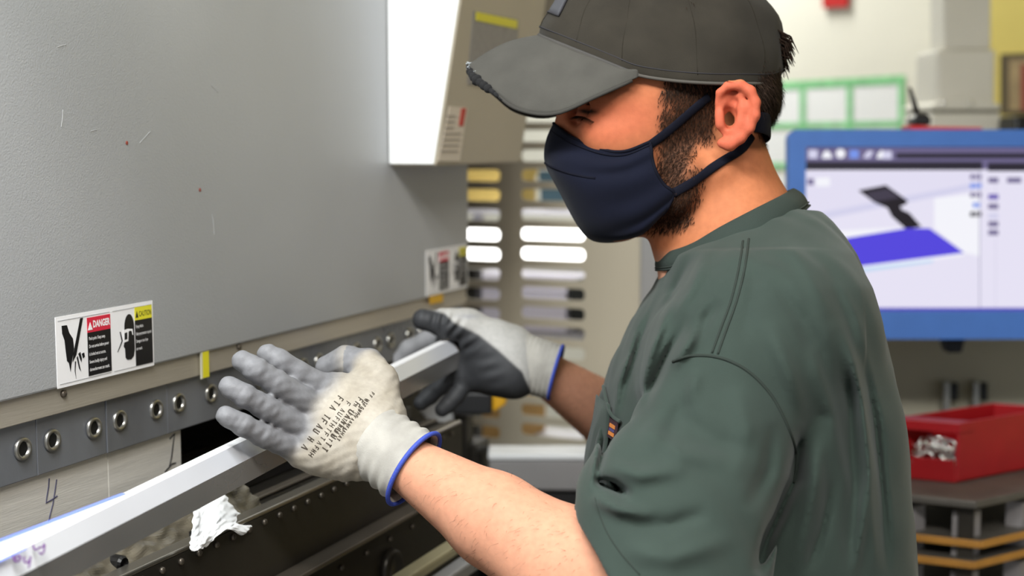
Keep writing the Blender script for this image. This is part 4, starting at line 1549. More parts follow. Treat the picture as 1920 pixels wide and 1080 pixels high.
# eyebrow, lash line
C = mixc(C, brown * 0.8, 0.9 * np.clip(blob(1118, 190, 24, 6) * 1.2, 0, 1) * (np.abs(WB) > 0.02) * headside)
C = mixc(C, brown * 0.5, np.clip(1.3 * np.exp(-((PXb - 1096) / 17) ** 2 - ((PYb - 221 - (PXb - 1096) * 0.25) / 4.5) ** 2), 0, 1) * (np.abs(WB) > 0.015) * headside)
vcol(me_body, 'Col', C)
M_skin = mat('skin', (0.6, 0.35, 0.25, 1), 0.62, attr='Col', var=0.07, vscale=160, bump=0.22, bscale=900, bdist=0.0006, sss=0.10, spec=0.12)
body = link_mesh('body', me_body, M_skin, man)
bv_body = bvh_of(me_body)
Nb = np.empty(len(Vb) * 3, np.float32)
me_body.vertices.foreach_get('normal', Nb)
Nb = Nb.reshape(-1, 3)
Wb = c2w(Vb)


# ---------------------------------------------------------------- strands
def strands(name, idx, length, width, dirf, m_, lift=0.35, curl=0.0, parent=man):
    mb_v, mb_f = [], []
    rng_ = np.random.RandomState(11)
    for i in idx:
        p = Wb[i] + rng_.normal(0, 0.0008, 3)
        n = Nb[i]
        d = dirf(i) + rng_.normal(0, 0.22, 3)
        d = d - n * np.dot(d, n)
        d /= np.linalg.norm(d) + 1e-9
        L = length(i) * rng_.uniform(0.6, 1.25)
        sd = np.cross(d, n) * width * rng_.uniform(0.6, 1.3)
        b = len(mb_v)
        l = lift * rng_.uniform(0.4, 1.4)
        p1 = p + d * L * 0.5 + n * L * l * 0.6
        p2 = p + d * L + n * L * l * (0.75 - curl)
        p0 = p - n * 0.001
        mb_v += [p0 - sd, p0 + sd, p1 + sd * 0.8, p1 - sd * 0.8, p2]
        mb_f += [(b, b + 1, b + 2, b + 3), (b + 3, b + 2, b + 4)]
    mb_ = MB()
    mb_.add(mb_v, mb_f)
    me = bpy.data.meshes.new(name)
    me.from_pydata(mb_.v, [], mb_.f)
    me.update()
    return link_mesh(name, me, m_, parent)


M_hair = mat('hair_brown', srgb(40, 29, 22), 0.8, var=0.5, vscale=260, spec=0.1)
M_beard = mat('beard_brown', srgb(46, 32, 24), 0.85, var=0.5, vscale=260, spec=0.08)
rs = np.random.RandomState(5)
cand = np.where((HB > 0.25) & (Vb[:, 1] > 0.03))[0]
prob = rs.rand(len(cand))
scalp = cand[((PYb[cand] < 240) & (PXb[cand] > 1345)) | (PYb[cand] < 190)]
bear = np.setdiff1d(cand, scalp)
scalp = scalp[rs.rand(len(scalp)) < np.clip(HB[scalp], 0, 1) * 0.9]
bear = bear[rs.rand(len(bear)) < np.clip(HB[bear], 0, 1) * 0.95]
if len(scalp) > 12000:
    scalp = rs.choice(scalp, 12000, False)
if len(bear) > 24000:
    bear = rs.choice(bear, 24000, False)
def hdir(i):
    return c2w(np.array([0.45 if PXb[i] > 1330 else 0.12, -1.0, 0.0])) - CAM
strands('hair', scalp, lambda i: 0.015 if PXb[i] > 1345 else 0.009, 0.0004, hdir, M_hair, 0.22)
strands('beard', bear, lambda i: 0.0055, 0.00036, lambda i: c2w(np.array([-0.35, -1.0, 0.0])) - CAM, M_beard, 0.38)
# hair mass behind the ear and nape, under the cap
Fh = Field(axis_pts((0.19, 0.275, 0.002)), axis_pts((0.13, 0.22, 0.002)), axis_pts((1.22, 1.44, 0.003)))
Fh.ell(hm(1262, 150), (0.101, 0.092, 0.078), rot2(12))
Fh.ell(hm(1400, 195), (0.028, 0.026, 0.056), None, 0.02)
xg, yg, zg = Fh.grids()
Fh.f += (0.0012 * np.sin(xg * 900 + yg * 300 + 3 * np.sin(zg * 200)) * np.cos(zg * 700 + yg * 150)).astype(np.float32)
Fh.cut(hm(1382, 200), (-1, 0.35, 0))
Fh.cut(hm(1400, 226), (-0.15, -1, 0))
me_h, Vh, Qh = sdf_mesh('hair_mass', Fh, 1)
link_mesh('hair_mass', me_h, M_hair, man)
# strands over the mass
NH = np.empty(len(Vh) * 3, np.float32)
me_h.vertices.foreach_get('normal', NH)
Wb_s, Nb_s, PXb_s = Wb, Nb, PXb
Wb, Nb, PXb = c2w(Vh), NH.reshape(-1, 3), Vh[:, 0] / s0 + 960
hid = rs.choice(len(Vh), min(5200, len(Vh)), False)
strands('hair', hid, lambda i: 0.011, 0.0004, hdir, M_hair, 0.15)
Wb, Nb, PXb = Wb_s, Nb_s, PXb_s
# tuft through the back of the cap
tv, tf = [], []
rg = np.random.RandomState(2)
mb = MB()
for k in range(170):
    a = rg.rand()
    p = hm(1450 + rg.uniform(-6, 6), 60 + 52 * a, rg.uniform(-0.022, 0.026))
    e = p + np.array([0.013 + rg.uniform(-0.004, 0.006) - 0.006 * abs(a - 0.45), -0.008 - 0.012 * rg.rand(), rg.uniform(-0.004, 0.004)])
    mid = (p + e) / 2 + np.array([0.003, 0.002, 0])
    mb.tube([c2w(p), c2w(mid), c2w(e)], [0.0008, 0.0007, 0.0002], 4)
mb.build('hair_tuft', M_hair, man)

arm_v = np.where((Vb[:, 2] > 1.52) & (Vb[:, 1] < -0.02) & (Vb[:, 0] < 0.14) | (Vb[:, 2] < 1.22) & (Vb[:, 1] < -0.13) & (Vb[:, 0] < 0.06))[0]
if len(arm_v):
    arm_v = rs.choice(arm_v, min(1500, len(arm_v)), False)
    strands('arm_hair', arm_v, lambda i: 0.007, 0.00009, lambda i: c2w(np.array([-0.5, -0.6, 0.0])) - CAM, M_beard, 0.5)
# eyeballs showing as a dark slit, eyelashes
mb = MB()
for s in (1, -1):
    for k in range(26):
        t_ = k / 25
        px_ = 1080 + 34 * t_
        py_ = 217 + 11 * t_ - 3 * math.sin(t_ * 3.14)
        h = shoot(bv_body, px_, py_, 0.0) if s == 1 else None
        if h is None:
            continue
        p, n = h
        d = c2w(np.array([-0.7 + 0.2 * t_, -0.75, -0.2])) - CAM
        mb.tube([p - n * 0.0005, p + d * 0.003 + n * 0.002, p + d * 0.0055 + n * 0.0028], [0.0003, 0.00025, 0.0001], 4)
mb.build('eyelashes', M_hair, man)
eb = MB()
for k in range(300):
    t_ = rg.rand()
    px_ = 1094 + 48 * t_
    py_ = 196 - 7 * math.sin(t_ * 2.6) + 2 * t_ + rg.uniform(-3.5, 3.5)
    h = shoot(bv_body, px_, py_, 0.0)
    if h is None:
        continue
    p, n = h
    d = c2w(np.array([0.9, -0.15 + rg.uniform(-0.3, 0.4), 0])) - CAM
    eb.tube([p - n * 0.0003, p + d * 0.004 + n * 0.0012, p + d * 0.007 + n * 0.0008], [0.0003, 0.00025, 0.0001], 4)
eb.build('eyebrow', M_hair, man)

# ---------------------------------------------------------------- cap
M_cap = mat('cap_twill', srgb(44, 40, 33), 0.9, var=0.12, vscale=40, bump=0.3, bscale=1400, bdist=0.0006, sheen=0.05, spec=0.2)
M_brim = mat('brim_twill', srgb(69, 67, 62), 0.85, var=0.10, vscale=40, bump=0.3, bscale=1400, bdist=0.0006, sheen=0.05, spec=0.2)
M_capd = mat('cap_thread', srgb(40, 38, 42), 0.9)
# base ring near side, from front to back (pixel as seen, lateral offset); mirrored to the far side
base = [(1011, 67, 0.0), (1032, 76, 0.030), (1066, 90, 0.050), (1109, 107, 0.064), (1153, 125, 0.073), (1198, 142, 0.079), (1260, 152, 0.083), (1330, 157, 0.082),
        (1395, 158, 0.070), (1438, 157, 0.047), (1457, 151, 0.022), (1462, 146, 0.0)]
near = np.array(cr_spline([hp_(*b) for b in base], 6))
far = near[::-1][1:-1].copy()
far[:, 1] += 2 * (DH - far[:, 2]) * math.tan(PITCH)
far[:, 2] = 2 * DH - far[:, 2]
ringp = np.concatenate([near, far])
cen = hm(1240, 118)
apex = hm(1236, -92)
rowsG = []
ns = 22
for j in range(ns + 1):
    s = j / ns
    ph = s * math.pi / 2
    row = []
    for q in ringp:
        fr_ = np.clip((q[0] - cen[0]) / 0.115, -1, 1)          # -1 front, 1 back
        ex = 2.3 + 0.9 * fr_
        ss = math.sin(ph)
        c_ = max(0.0, 1 - ss ** ex) ** 0.62
        lean = np.array([0.010 * (fr_ > 0) * math.sin(ph * 2) * fr_, 0, 0])
        p = cen + (q - cen) * c_ + (apex - cen) * ss + lean
        p = p + (q - cen) * 0.0
        row.append(p)
    rowsG.append(row)
Gc = np.array(rowsG)
# start rows exactly on the base ring
Gc[0] = ringp
# slight crumple of the cloth
for j in range(1, ns):
    for i in range(Gc.shape[1]):
        u_ = Gc[j, i] - cen
        u_ /= np.linalg.norm(u_)
        Gc[j, i] += u_ * (0.0012 * math.sin(j * 0.9 + i * 0.21) + 0.0008 * math.sin(i * 0.5 - j * 0.4))
mb = MB().grid(c2w(np.transpose(Gc, (1, 0, 2))), close_u=True)
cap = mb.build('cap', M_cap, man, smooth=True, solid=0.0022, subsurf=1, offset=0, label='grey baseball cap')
# hem piping along the base
hemr = [c2w(q) for q in ringp]
MB().tube([c2w(cen + (q - cen) * 1.004 + np.array([0, 0.0005, 0])) for q in ringp], 0.0017, 6, closed=True).build('hem_piping', mat('cap_hem', srgb(74, 70, 64), 0.9), cap, smooth=True)
# stitched line a little above the hem, crown seams
MB().tube([c2w(lerp(Gc[1][i], Gc[2][i], 0.2) + (Gc[1][i] - cen) * 0.012) for i in range(len(ringp))], 0.0006, 5, closed=True).build('stitching', M_capd, cap, smooth=True)
for i in (0, 14, 26, 40, 52, 66, 92, 106):
    ii = min(i, Gc.shape[1] - 1)
    MB().tube([c2w(Gc[j][ii] + (Gc[j][ii] - cen) / np.linalg.norm(Gc[j][ii] - cen) * 0.0008) for j in range(1, ns)], 0.0005, 5).build('crown_seam', mat('cap_seam', srgb(40, 36, 30), 0.9, spec=0.1), cap, smooth=True)
# front patch
pg = []
for j in np.linspace(3.3, 9.0, 8):
    row = []
    for i in np.linspace(-4.0, 7.0, 8):
        j0, i0 = int(j), int(math.floor(i))
        q = lerp(lerp(Gc[j0][i0 % len(ringp)], Gc[j0][(i0 + 1) % len(ringp)], i - i0), lerp(Gc[j0 + 1][i0 % len(ringp)], Gc[j0 + 1][(i0 + 1) % len(ringp)], i - i0), j - j0)
        row.append(q + (q - cen) / np.linalg.norm(q - cen) * 0.0026)
    pg.append(row)
MB().grid(c2w(np.array(pg))).build('front_patch', mat('cap_patch', srgb(66, 66, 70), 0.8), cap, smooth=True, solid=0.0015)
edge = pg[0] + [r[-1] for r in pg[1:]] + pg[-1][::-1][1:] + [r[0] for r in pg[::-1][1:-1]]
MB().tube([c2w(q) for q in edge], 0.0011, 5, closed=True).build('patch_border', M_capd, cap, smooth=True)
# brim
seam_n = [(1011, 68, 0.0), (1032, 77, 0.030), (1066, 91, 0.050), (1109, 108, 0.064), (1153, 126, 0.073), (1198, 143, 0.079)]
outer_n = [(878, 122, 0.0), (892, 145, 0.021), (927, 172, 0.043), (971, 204, 0.062), (1040, 213, 0.077), (1120, 180, 0.083), (1198, 145, 0.0795)]
sn = np.array(cr_spline([hp_(*b) for b in seam_n], 8))
on_ = np.array(cr_spline([hp_(*b) for b in outer_n], 8))
def resample(P, n):
    d = np.r_[0, np.cumsum(np.linalg.norm(np.diff(P, axis=0), axis=1))]
    t = np.linspace(0, d[-1], n)
    return np.stack([np.interp(t, d, P[:, k]) for k in range(3)], 1)
NB = 34
sn, on_ = resample(sn, NB), resample(on_, NB)
def mirror(P):
    Q_ = P[::-1][:-1].copy()
    Q_[:, 1] += 2 * (DH - Q_[:, 2]) * math.tan(PITCH)      # the mirror plane stands upright
    Q_[:, 2] = 2 * DH - Q_[:, 2]
    return np.concatenate([Q_, P])
SN, ON = mirror(sn), mirror(on_)
nt_ = 14
Gb = np.zeros((len(SN), nt_ + 1, 3))
for i in range(len(SN)):
    for j in range(nt_ + 1):
        t_ = j / nt_
        p = lerp(SN[i], ON[i], t_)
        bow = 0.006 * math.sin(t_ * math.pi)
        p = p + np.array([0, bow, 0])
        Gb[i, j] = p
mb = MB().grid(c2w(Gb))
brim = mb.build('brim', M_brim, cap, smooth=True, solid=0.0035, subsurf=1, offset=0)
MB().tube([c2w(q + np.array([-0.0004, -0.0003, 0])) for q in ON[1:-1]], 0.0019, 7).build('brim_edge', mat('brim_edge_cloth', srgb(60, 58, 54), 0.9, spec=0.2), cap, smooth=True)
MB().tube([c2w(q + np.array([0.0, 0.0012, 0])) for q in SN], 0.0020, 7).build('brim_seam', mat('brim_seam_cloth', srgb(58, 56, 54), 0.9), cap, smooth=True)  # grey cloth tube along the seam of crown and brim
# frayed tip: dark torn core along the front edge
mb = MB()
ctr = len(ON) // 2
for i in range(ctr + 1, ctr + 12):
    t_ = (i - ctr - 1) / 10
    q = ON[i] + np.array([-0.0012, -0.0006, -0.001])
    r_ = 0.0042 * math.sin(math.pi * min(1, 0.12 + 0.88 * t_)) + 0.0008
    mb.lathe(c2w(q), c2w(ON[i + 1]) - c2w(ON[i - 1]), [(-0.0035, r_ * 0.8), (0, r_ * (1 + 0.2 * math.sin(i * 2.2))), (0.0035, r_ * 0.8)], 8)
mb.build('frayed_tip', mat('brim_core_black', srgb(16, 15, 16), 0.95), cap, smooth=True)
mb = MB()
for k in range(60):
    i = ctr + rg.randint(-5, 4)
    q = ON[i] + np.array([rg.uniform(-0.001, 0.003), rg.uniform(0.0, 0.003), rg.uniform(-0.002, 0.002)])
    mb.tube([c2w(q), c2w(q + np.array([-0.003 * rg.rand(), -0.002 * rg.rand(), rg.uniform(-0.002, 0.002)]))], 0.00035, 4)
mb.build('frayed_threads', mat('fray_white', srgb(190, 196, 200), 0.9), cap)

# ---------------------------------------------------------------- face mask
M_mask = mat('mask_navy', srgb(13, 16, 31), 0.9, var=0.06, vscale=60, bump=0.25, bscale=1800, bdist=0.0005, sheen=0.05, spec=0.15)
M_maskd = mat('mask_strap', srgb(14, 15, 26), 0.9, spec=0.15)
mrows = [
    [(1038, 231, 0), (1050, 242, .021), (1073, 258, .038), (1127, 280, .055), (1171, 284, .064), (1219, 266, .0705)],
    [(1026, 258, 0), (1038, 267, .021), (1068, 281, .041), (1124, 298, .059), (1172, 299, .067), (1221, 279, .0725)],
    [(1021, 286, 0), (1033, 294, .024), (1066, 306, .046), (1122, 318, .062), (1174, 316, .069), (1223, 297, .0735)],
    [(1025, 312, 0), (1040, 320, .030), (1078, 333, .051), (1130, 341, .064), (1180, 338, .070), (1230, 322, .0735)],
    [(1048, 356, 0), (1064, 364, .031), (1098, 374, .051), (1145, 378, .063), (1195, 370, .069), (1246, 347, .0725)],
    [(1072, 402, 0), (1087, 409, .029), (1118, 414, .046), (1160, 411, .058), (1208, 398, .065), (1264, 362, .070)],
    [(1094, 436, 0), (1108, 440, .024), (1135, 440, .040), (1170, 434, .052), (1208, 418, .060), (1256, 382, .066)],
    [(1118, 451, 0), (1132, 451, .020), (1156, 449, .035), (1184, 443, .046), (1212, 430, .055), (1248, 396, .062)],
    [(1160, 446, 0), (1168, 447, .016), (1180, 446, .029), (1196, 442, .041), (1216, 431, .051), (1240, 404, .058)],
]
MR = []
for r in mrows:
    nn_ = np.array(cr_spline([hp_(*q) for q in r], 5))
    ff = nn_[::-1][:-1].copy()
    ff[:, 2] = 2 * DH - ff[:, 2]
    MR.append(np.concatenate([ff, nn_]))
MR = np.array(MR)
MG = np.array([cr_spline(list(MR[:, j]), 5) for j in range(MR.shape[1])])       # (across, down, 3)
mid = MG.shape[0] // 2
for a in range(MG.shape[0]):
    for d in range(MG.shape[1]):
        fold = 0.0016 * math.sin(d * 0.75 + 0.12 * abs(a - mid)) * math.exp(-((abs(a - mid) - 18) / 9.0) ** 2)
        MG[a, d] += np.array([0, 0, -1 if a > mid else 1]) * fold
mask = MB().grid(c2w(MG)).build('face_mask', M_mask, man, smooth=True, solid=0.0018, subsurf=1, offset=0, label='navy cloth face mask')
MB().tube([c2w(q) for q in MG[:, 0]], 0.0016, 6).build('top_hem', M_maskd, mask, smooth=True)
MB().tube([c2w(q) for q in MG[-1, :]], 0.0016, 6).build('side_hem', M_maskd, mask, smooth=True)
MB().tube([c2w(lerp(MG[a, 2], MG[a, 3], 0.3) + np.array([0, 0, -0.0014 if a > mid else 0.0014])) for a in range(MG.shape[0])], 0.0007, 5).build('stitching', M_maskd, mask, smooth=True)
# nose fold
MB().tube([c2w(q + np.array([-0.0004, 0, -0.0006])) for q in MG[mid:mid + 15, 14]], 0.0013, 6).build('nose_fold', M_maskd, mask, smooth=True)


def on_skin(pts, off, n=8, fb=None):
    out, nr = [], []
    P = cr_spline([np.array(p, float) for p in pts], n)
    last = None
    for p in P:
        h = shoot(bv_body, p[0], p[1], off)
        dpt = (np.dot(h[0] - CAM, CF)) if h else None
        if h is None or (last is not None and abs(dpt - last) > 0.03):
            if last is None:
                last = DH - 0.07
            out.append(pt(p[0], p[1], last))
            nr.append(-CF)
        else:
            out.append(h[0])
            nr.append(h[1])
            last = dpt
    # smooth the run a little
    A_ = np.array(out)
    for _ in range(6):
        A_[1:-1] = (A_[:-2] + 2 * A_[1:-1] + A_[2:]) / 4
    return list(A_), nr


# upper strap over the cheek to the ear top, lower strap under the ear, band behind the neck
def strap(name, pts, hw, ht, off=0.0022):
    P, nr = on_skin(pts, off)
    W_ = [np.cross(n, np.array(P[min(i + 1, len(P) - 1)]) - np.array(P[max(i - 1, 0)])) for i, n in enumerate(nr)]
    W_ = [w / (np.linalg.norm(w) + 1e-9) for w in W_]
    for _ in range(5):
        W_ = [W_[0]] + [(W_[i - 1] + W_[i] * 2 + W_[i + 1]) / 4 for i in range(1, len(W_) - 1)] + [W_[-1]]
    MB().tube(P, 1, 10, flat=(W_, hw, ht)).build(name, M_maskd, mask, smooth=True)
strap('strap', [(1216, 272), (1238, 256), (1262, 237), (1290, 212), (1316, 190), (1328, 181)], 0.0042, 0.0014)
strap('strap', [(1264, 362), (1294, 344), (1325, 322), (1352, 305), (1376, 290), (1394, 275), (1407, 256)], 0.0042, 0.0014)
BG = []
for k in range(21):
    a = math.pi * (k / 20)
    sn_, cs_ = math.sin(a), math.cos(a)
    BG.append([hm(1372 + 64 * sn_ ** 0.8, lerp(228 - 5 * sn_, 262 + 6 * sn_, v), 0.071 * cs_) for v in np.linspace(0, 1, 5)])
MB().grid(c2w(np.array(BG))).build('neck_band', M_maskd, mask, smooth=True, solid=0.002, subsurf=1, offset=1)

# ---------------------------------------------------------------- t-shirt
Fs = Field(axis_pts((0.02, 0.40, 0.0024)), axis_pts((-0.75, -0.27, 0.007), (-0.27, 0.075, 0.0021)), axis_pts((1.0, 1.33, 0.0024), (1.33, 1.72, 0.0045)))
ypx = np.array([395, 420, 450, 480, 540, 600, 680, 760, 850, 950, 1080, 1300, 1500, 1800.])
xf = np.array([1420, 1370, 1300, 1254, 1230, 1188, 1150, 1124, 1106, 1095, 1086, 1090, 1105, 1115.])
xb = np.array([1528, 1550, 1572, 1590, 1613, 1628, 1647, 1664, 1680, 1690, 1698, 1694, 1690, 1695.])
hw = np.array([.046, .074, .102, .126, .158, .176, .188, .191, .190, .186, .182, .176, .178, .186])
xg, yg, zg = Fs.grids()
yp_ = 540 - Fs.ax[1] / s0
cx = np.interp(yp_, ypx, (xf + xb) / 2)
hx = np.interp(yp_, ypx, (xb - xf) / 2) * s0
hwv = np.interp(yp_, ypx, hw)
cxm = ((cx - 960) * s0)[None, :, None]
hxm = hx[None, :, None]
hwm = hwv[None, :, None]
e_ = 2.35
q = ((np.abs(xg - cxm) / hxm) ** e_ + (np.abs(zg - DH) / hwm) ** e_) ** (1 / e_)
dT = (q - 1) * np.minimum(hxm, hwm)
dT = np.maximum(dT, (yg - (540 - 402) * s0))
dT = np.maximum(dT, ((540 - 1790) * s0 - yg))
Fs.f = dT.astype(np.float32)
# yoke and sleeves
for s in (1, -1):
    Fs.cone(hm(1418, 540, 0.05 * s), hm(1420, 600, 0.130 * s), 0.052, 0.060, 0.05)
SA, SB = cpt(1398, 672, 1.19), cpt(1238, 1110, 1.10)
sleeve_f = Field(*Fs.ax)
sleeve_f.cone(SA, SB, 0.068, 0.080)
sleeve_f.cone(cpt(1240, 990, 1.115), SB, 0.079, 0.082, 0.02)
sleeve_f.cut(cpt(1128, 1012, 1.11), (-0.80, -0.60, 0.12))
sleeve_f.cut(cpt(1238, 1230, 1.10), (-0.3, -1, 0))
# open hem: hollow around the arm
slv = sleeve_f.f
hol = Field(*Fs.ax)
hol.cone(lerp(SHL, ELL, 0.72), lerp(ELL, WRL, 0.5), 0.056, 0.056)
hol.cone(lerp(SHL, ELL, 0.72), SB, 0.056, 0.062)
slv = np.maximum(slv, -hol.f)
a_, b_ = Fs.f, slv
k_ = 0.024
h_ = np.maximum(k_ - np.abs(a_ - b_), 0) / k_
# keep the crease crisp below the armpit, soft over the shoulder
soft = sst(-0.13, -0.04, yg)
kk = 0.004 + 0.05 * soft
h_ = np.maximum(kk - np.abs(a_ - b_), 0) / kk
Fs.f = (np.minimum(a_, b_) - h_ * h_ * kk * 0.25).astype(np.float32)
del sleeve_f, slv, hol
RA, RB = cpt(1372, 660, 1.49), cpt(1300, 830, 1.62)
Fs.cone(RA, RB, 0.066, 0.074, 0.03)
# folds: strokes in the picture plane pressed into the near side of the cloth
def stroke_dist(P, gx, gy):
    """distance to a stroke and a weight that fades out towards its ends"""
    best = np.full(np.broadcast(gx, gy).shape, 1e9, np.float32)
    wgt = np.zeros_like(best)
    n_ = len(P) - 1
    for i in range(n_):
        a, b = np.array(P[i], float), np.array(P[i + 1], float)
        ab = b - a
        t = np.clip(((gx - a[0]) * ab[0] + (gy - a[1]) * ab[1]) / (ab @ ab), 0, 1)
        d = np.sqrt((gx - a[0] - t * ab[0]) ** 2 + (gy - a[1] - t * ab[1]) ** 2)
        m_ = d < best
        best = np.where(m_, d, best)
        wgt = np.where(m_, np.sin(np.pi * (i + t) / n_), wgt)
    return best, wgt
FOLDS = [   # (points, sigma px, height m)  + ridge, - groove
    ([(1262, 560), (1225, 650), (1195, 745)], 9, 0.0035), ([(1290, 590), (1245, 680), (1205, 770)], 9, -0.004), ([(1320, 600), (1262, 690)], 10, 0.004),
    ([(1238, 540), (1200, 640), (1170, 740)], 8, -0.003), ([(1350, 560), (1300, 640)], 12, -0.003), ([(1195, 620), (1160, 720), (1150, 790)], 8, 0.003),
    ([(1112, 900), (1150, 912), (1185, 934)], 9, -0.011), ([(1108, 930), (1160, 955), (1230, 968)], 13, 0.005), ([(1130, 870), (1200, 890), (1290, 880)], 16, 0.004),
    ([(1180, 985), (1260, 985), (1330, 960)], 16, -0.003), ([(1160, 1030), (1260, 1045), (1380, 1010)], 20, 0.003), ([(1250, 760), (1340, 830), (1420, 850)], 22, -0.0025),
    ([(1200, 800), (1280, 850), (1370, 870)], 18, 0.0025), ([(1310, 690), (1290, 760)], 12, 0.002),
    ([(1500, 800), (1490, 900), (1440, 1010), (1420, 1080)], 12, -0.009), ([(1540, 780), (1530, 900), (1490, 1080)], 18, 0.005), ([(1560, 620), (1590, 760), (1600, 900), (1590, 1080)], 14, -0.0035),
    ([(1580, 600), (1615, 740), (1632, 900), (1640, 1080)], 10, 0.004), ([(1610, 640), (1640, 790), (1656, 950), (1664, 1080)], 8, -0.0035), ([(1520, 640), (1560, 780), (1565, 900)], 16, 0.003),
    ([(1500, 560), (1540, 660), (1560, 760)], 14, -0.002), ([(1135, 745), (1120, 830), (1108, 920)], 6, 0.0025), ([(1150, 790), (1128, 860), (1115, 905)], 5, -0.003),
    ([(1440, 600), (1480, 700), (1510, 800)], 18, 0.003),
    ([(1330, 470), (1300, 540), (1262, 600)], 10, 0.0022), ([(1300, 470), (1268, 540), (1240, 590)], 9, -0.0022), ([(1420, 470), (1410, 560), (1390, 640)], 14, -0.0015),
    ([(1468, 440), (1520, 520), (1560, 600)], 16, 0.002), ([(1450, 520), (1500, 600), (1530, 690)], 14, -0.002), ([(1545, 500), (1590, 600), (1610, 680)], 12, -0.0022),
    ([(1300, 720), (1260, 800), (1230, 870)], 16, -0.002), ([(1380, 720), (1400, 800), (1380, 900)], 20, 0.002), ([(1450, 790), (1440, 880), (1400, 960)], 14, -0.0025),
    ([(1560, 900), (1540, 1000), (1510, 1080)], 10, -0.003), ([(1625, 880), (1618, 980), (1600, 1080)], 9, 0.0028),
]
gz = Fs.ax[2]
npx = 80
for P, sg, hgt in FOLDS:
    xs0 = min(p[0] for p in P) - 3 * sg
    xs1 = max(p[0] for p in P) + 3 * sg
    ys0 = min(p[1] for p in P) - 3 * sg
    ys1 = max(p[1] for p in P) + 3 * sg
    z0, z1 = 1.0, 1.40
    c1, c2 = [cpt(xs0, ys1, z0), cpt(xs0, ys1, z1)], [cpt(xs1, ys0, z0), cpt(xs1, ys0, z1)]
    lo = np.minimum.reduce(c1 + c2)
    hi = np.maximum.reduce(c1 + c2)
    sl, (wx, wy, wz) = Fs.win((lo[0], lo[1], z0), (hi[0], hi[1], 1.32))
    gpx = wx / wz * FPX + 960
    gpy = 540 - wy / wz * FPX
    d, wt = stroke_dist(P, gpx, gpy)
    Fs.f[sl] -= (2.2 * hgt * wt * np.exp(-(d / sg) ** 2) * sst(1.33, 1.27, wz)).astype(np.float32)
# broad drape and small wrinkles
Fs.f -= (0.0016 * np.sin(xg * 62 + 1.3 * np.sin(yg * 21)) * np.sin(yg * 17 + zg * 23 + 1.0) + 0.0007 * np.sin(xg * 150 + yg * 90 + 2 * np.sin(zg * 60))).astype(np.float32)
me_s, Vs, Qs = sdf_mesh('t_shirt', Fs, 2)
del Fs
M_shirt = mat('shirt_green_jersey', srgb(44, 57, 50), 0.9, var=0.07, vscale=30, bump=0.3, bscale=1500, bdist=0.0005, sheen=0.1)
shirt = link_mesh('t_shirt', me_s, M_shirt, man, label='dark green t-shirt')
bv_s = bvh_of(me_s)
M_seam = mat('shirt_seam', srgb(38, 47, 41), 0.9)
M_rib = mat('shirt_rib', srgb(40, 51, 45), 0.9, bump=0.3, bscale=900)


def seam(name, pts, r, off=0.0, m_=None, n=10):
    P = []
    for p in cr_spline([np.array(p, float) for p in pts], n):
        h = shoot(bv_s, p[0], p[1], off)
        if h is not None and (not P or np.linalg.norm(h[0] - P[-1]) < 0.05):
            P.append(h[0])
    if len(P) > 2:
        MB().tube(P, r, 6).build(name, m_ or M_seam, shirt, smooth=True)
seam('shoulder_seam', [(1393, 452), (1386, 500), (1372, 560), (1352, 615), (1335, 662)], 0.0011)
seam('shoulder_seam', [(1404, 448), (1397, 500), (1382, 562), (1362, 618), (1346, 664)], 0.0011)
seam('armhole_seam', [(1262, 678), (1290, 668), (1335, 668), (1375, 680), (1411, 703), (1445, 740), (1470, 785), (1488, 830), (1494, 865), (1489, 905)], 0.0014)
seam('hem_stitch', [(1116, 934), (1132, 985), (1160, 1032), (1200, 1078)], 0.0006)
# collar: ribbed band around the neck
top_n = [(1240, 470, 0.0), (1262, 467, 0.036), (1300, 453, 0.061), (1349, 424, 0.076), (1410, 392, 0.074), (1462, 366, 0.046), (1486, 352, 0.0)]
bot_n = [(1232, 505, 0.0), (1262, 503, 0.047), (1310, 489, 0.077), (1372, 460, 0.094), (1440, 428, 0.089), (1498, 400, 0.052), (1516, 386, 0.0)]
tn, bn = np.array(cr_spline([hp_(*p) for p in top_n], 8)), np.array(cr_spline([hp_(*p) for p in bot_n], 8))
def ringm(P):
    Q_ = P[::-1][1:-1].copy()
    Q_[:, 2] = 2 * DH - Q_[:, 2]
    return np.concatenate([P, Q_])
TN, BN = ringm(tn), ringm(bn)
CG = np.zeros((len(TN), 8, 3))
nc = hm(1370, 440)
for i in range(len(TN)):
    for j in range(8):
        t_ = j / 7
        p = lerp(TN[i], BN[i], t_)
        o_ = p - nc
        o_ /= np.linalg.norm(o_)
        CG[i, j] = p + o_ * (0.0035 * math.sin(t_ * math.pi) + 0.0012)
collar = MB().grid(c2w(CG), close_u=True).build('collar', M_rib, shirt, smooth=True, solid=0.003, subsurf=1)
for jj, r_ in ((7, 0.0013), (6, 0.0008)):
    MB().tube([c2w(q) for q in CG[:, jj]], r_, 6, closed=True).build('collar_stitch', M_seam, shirt, smooth=True)
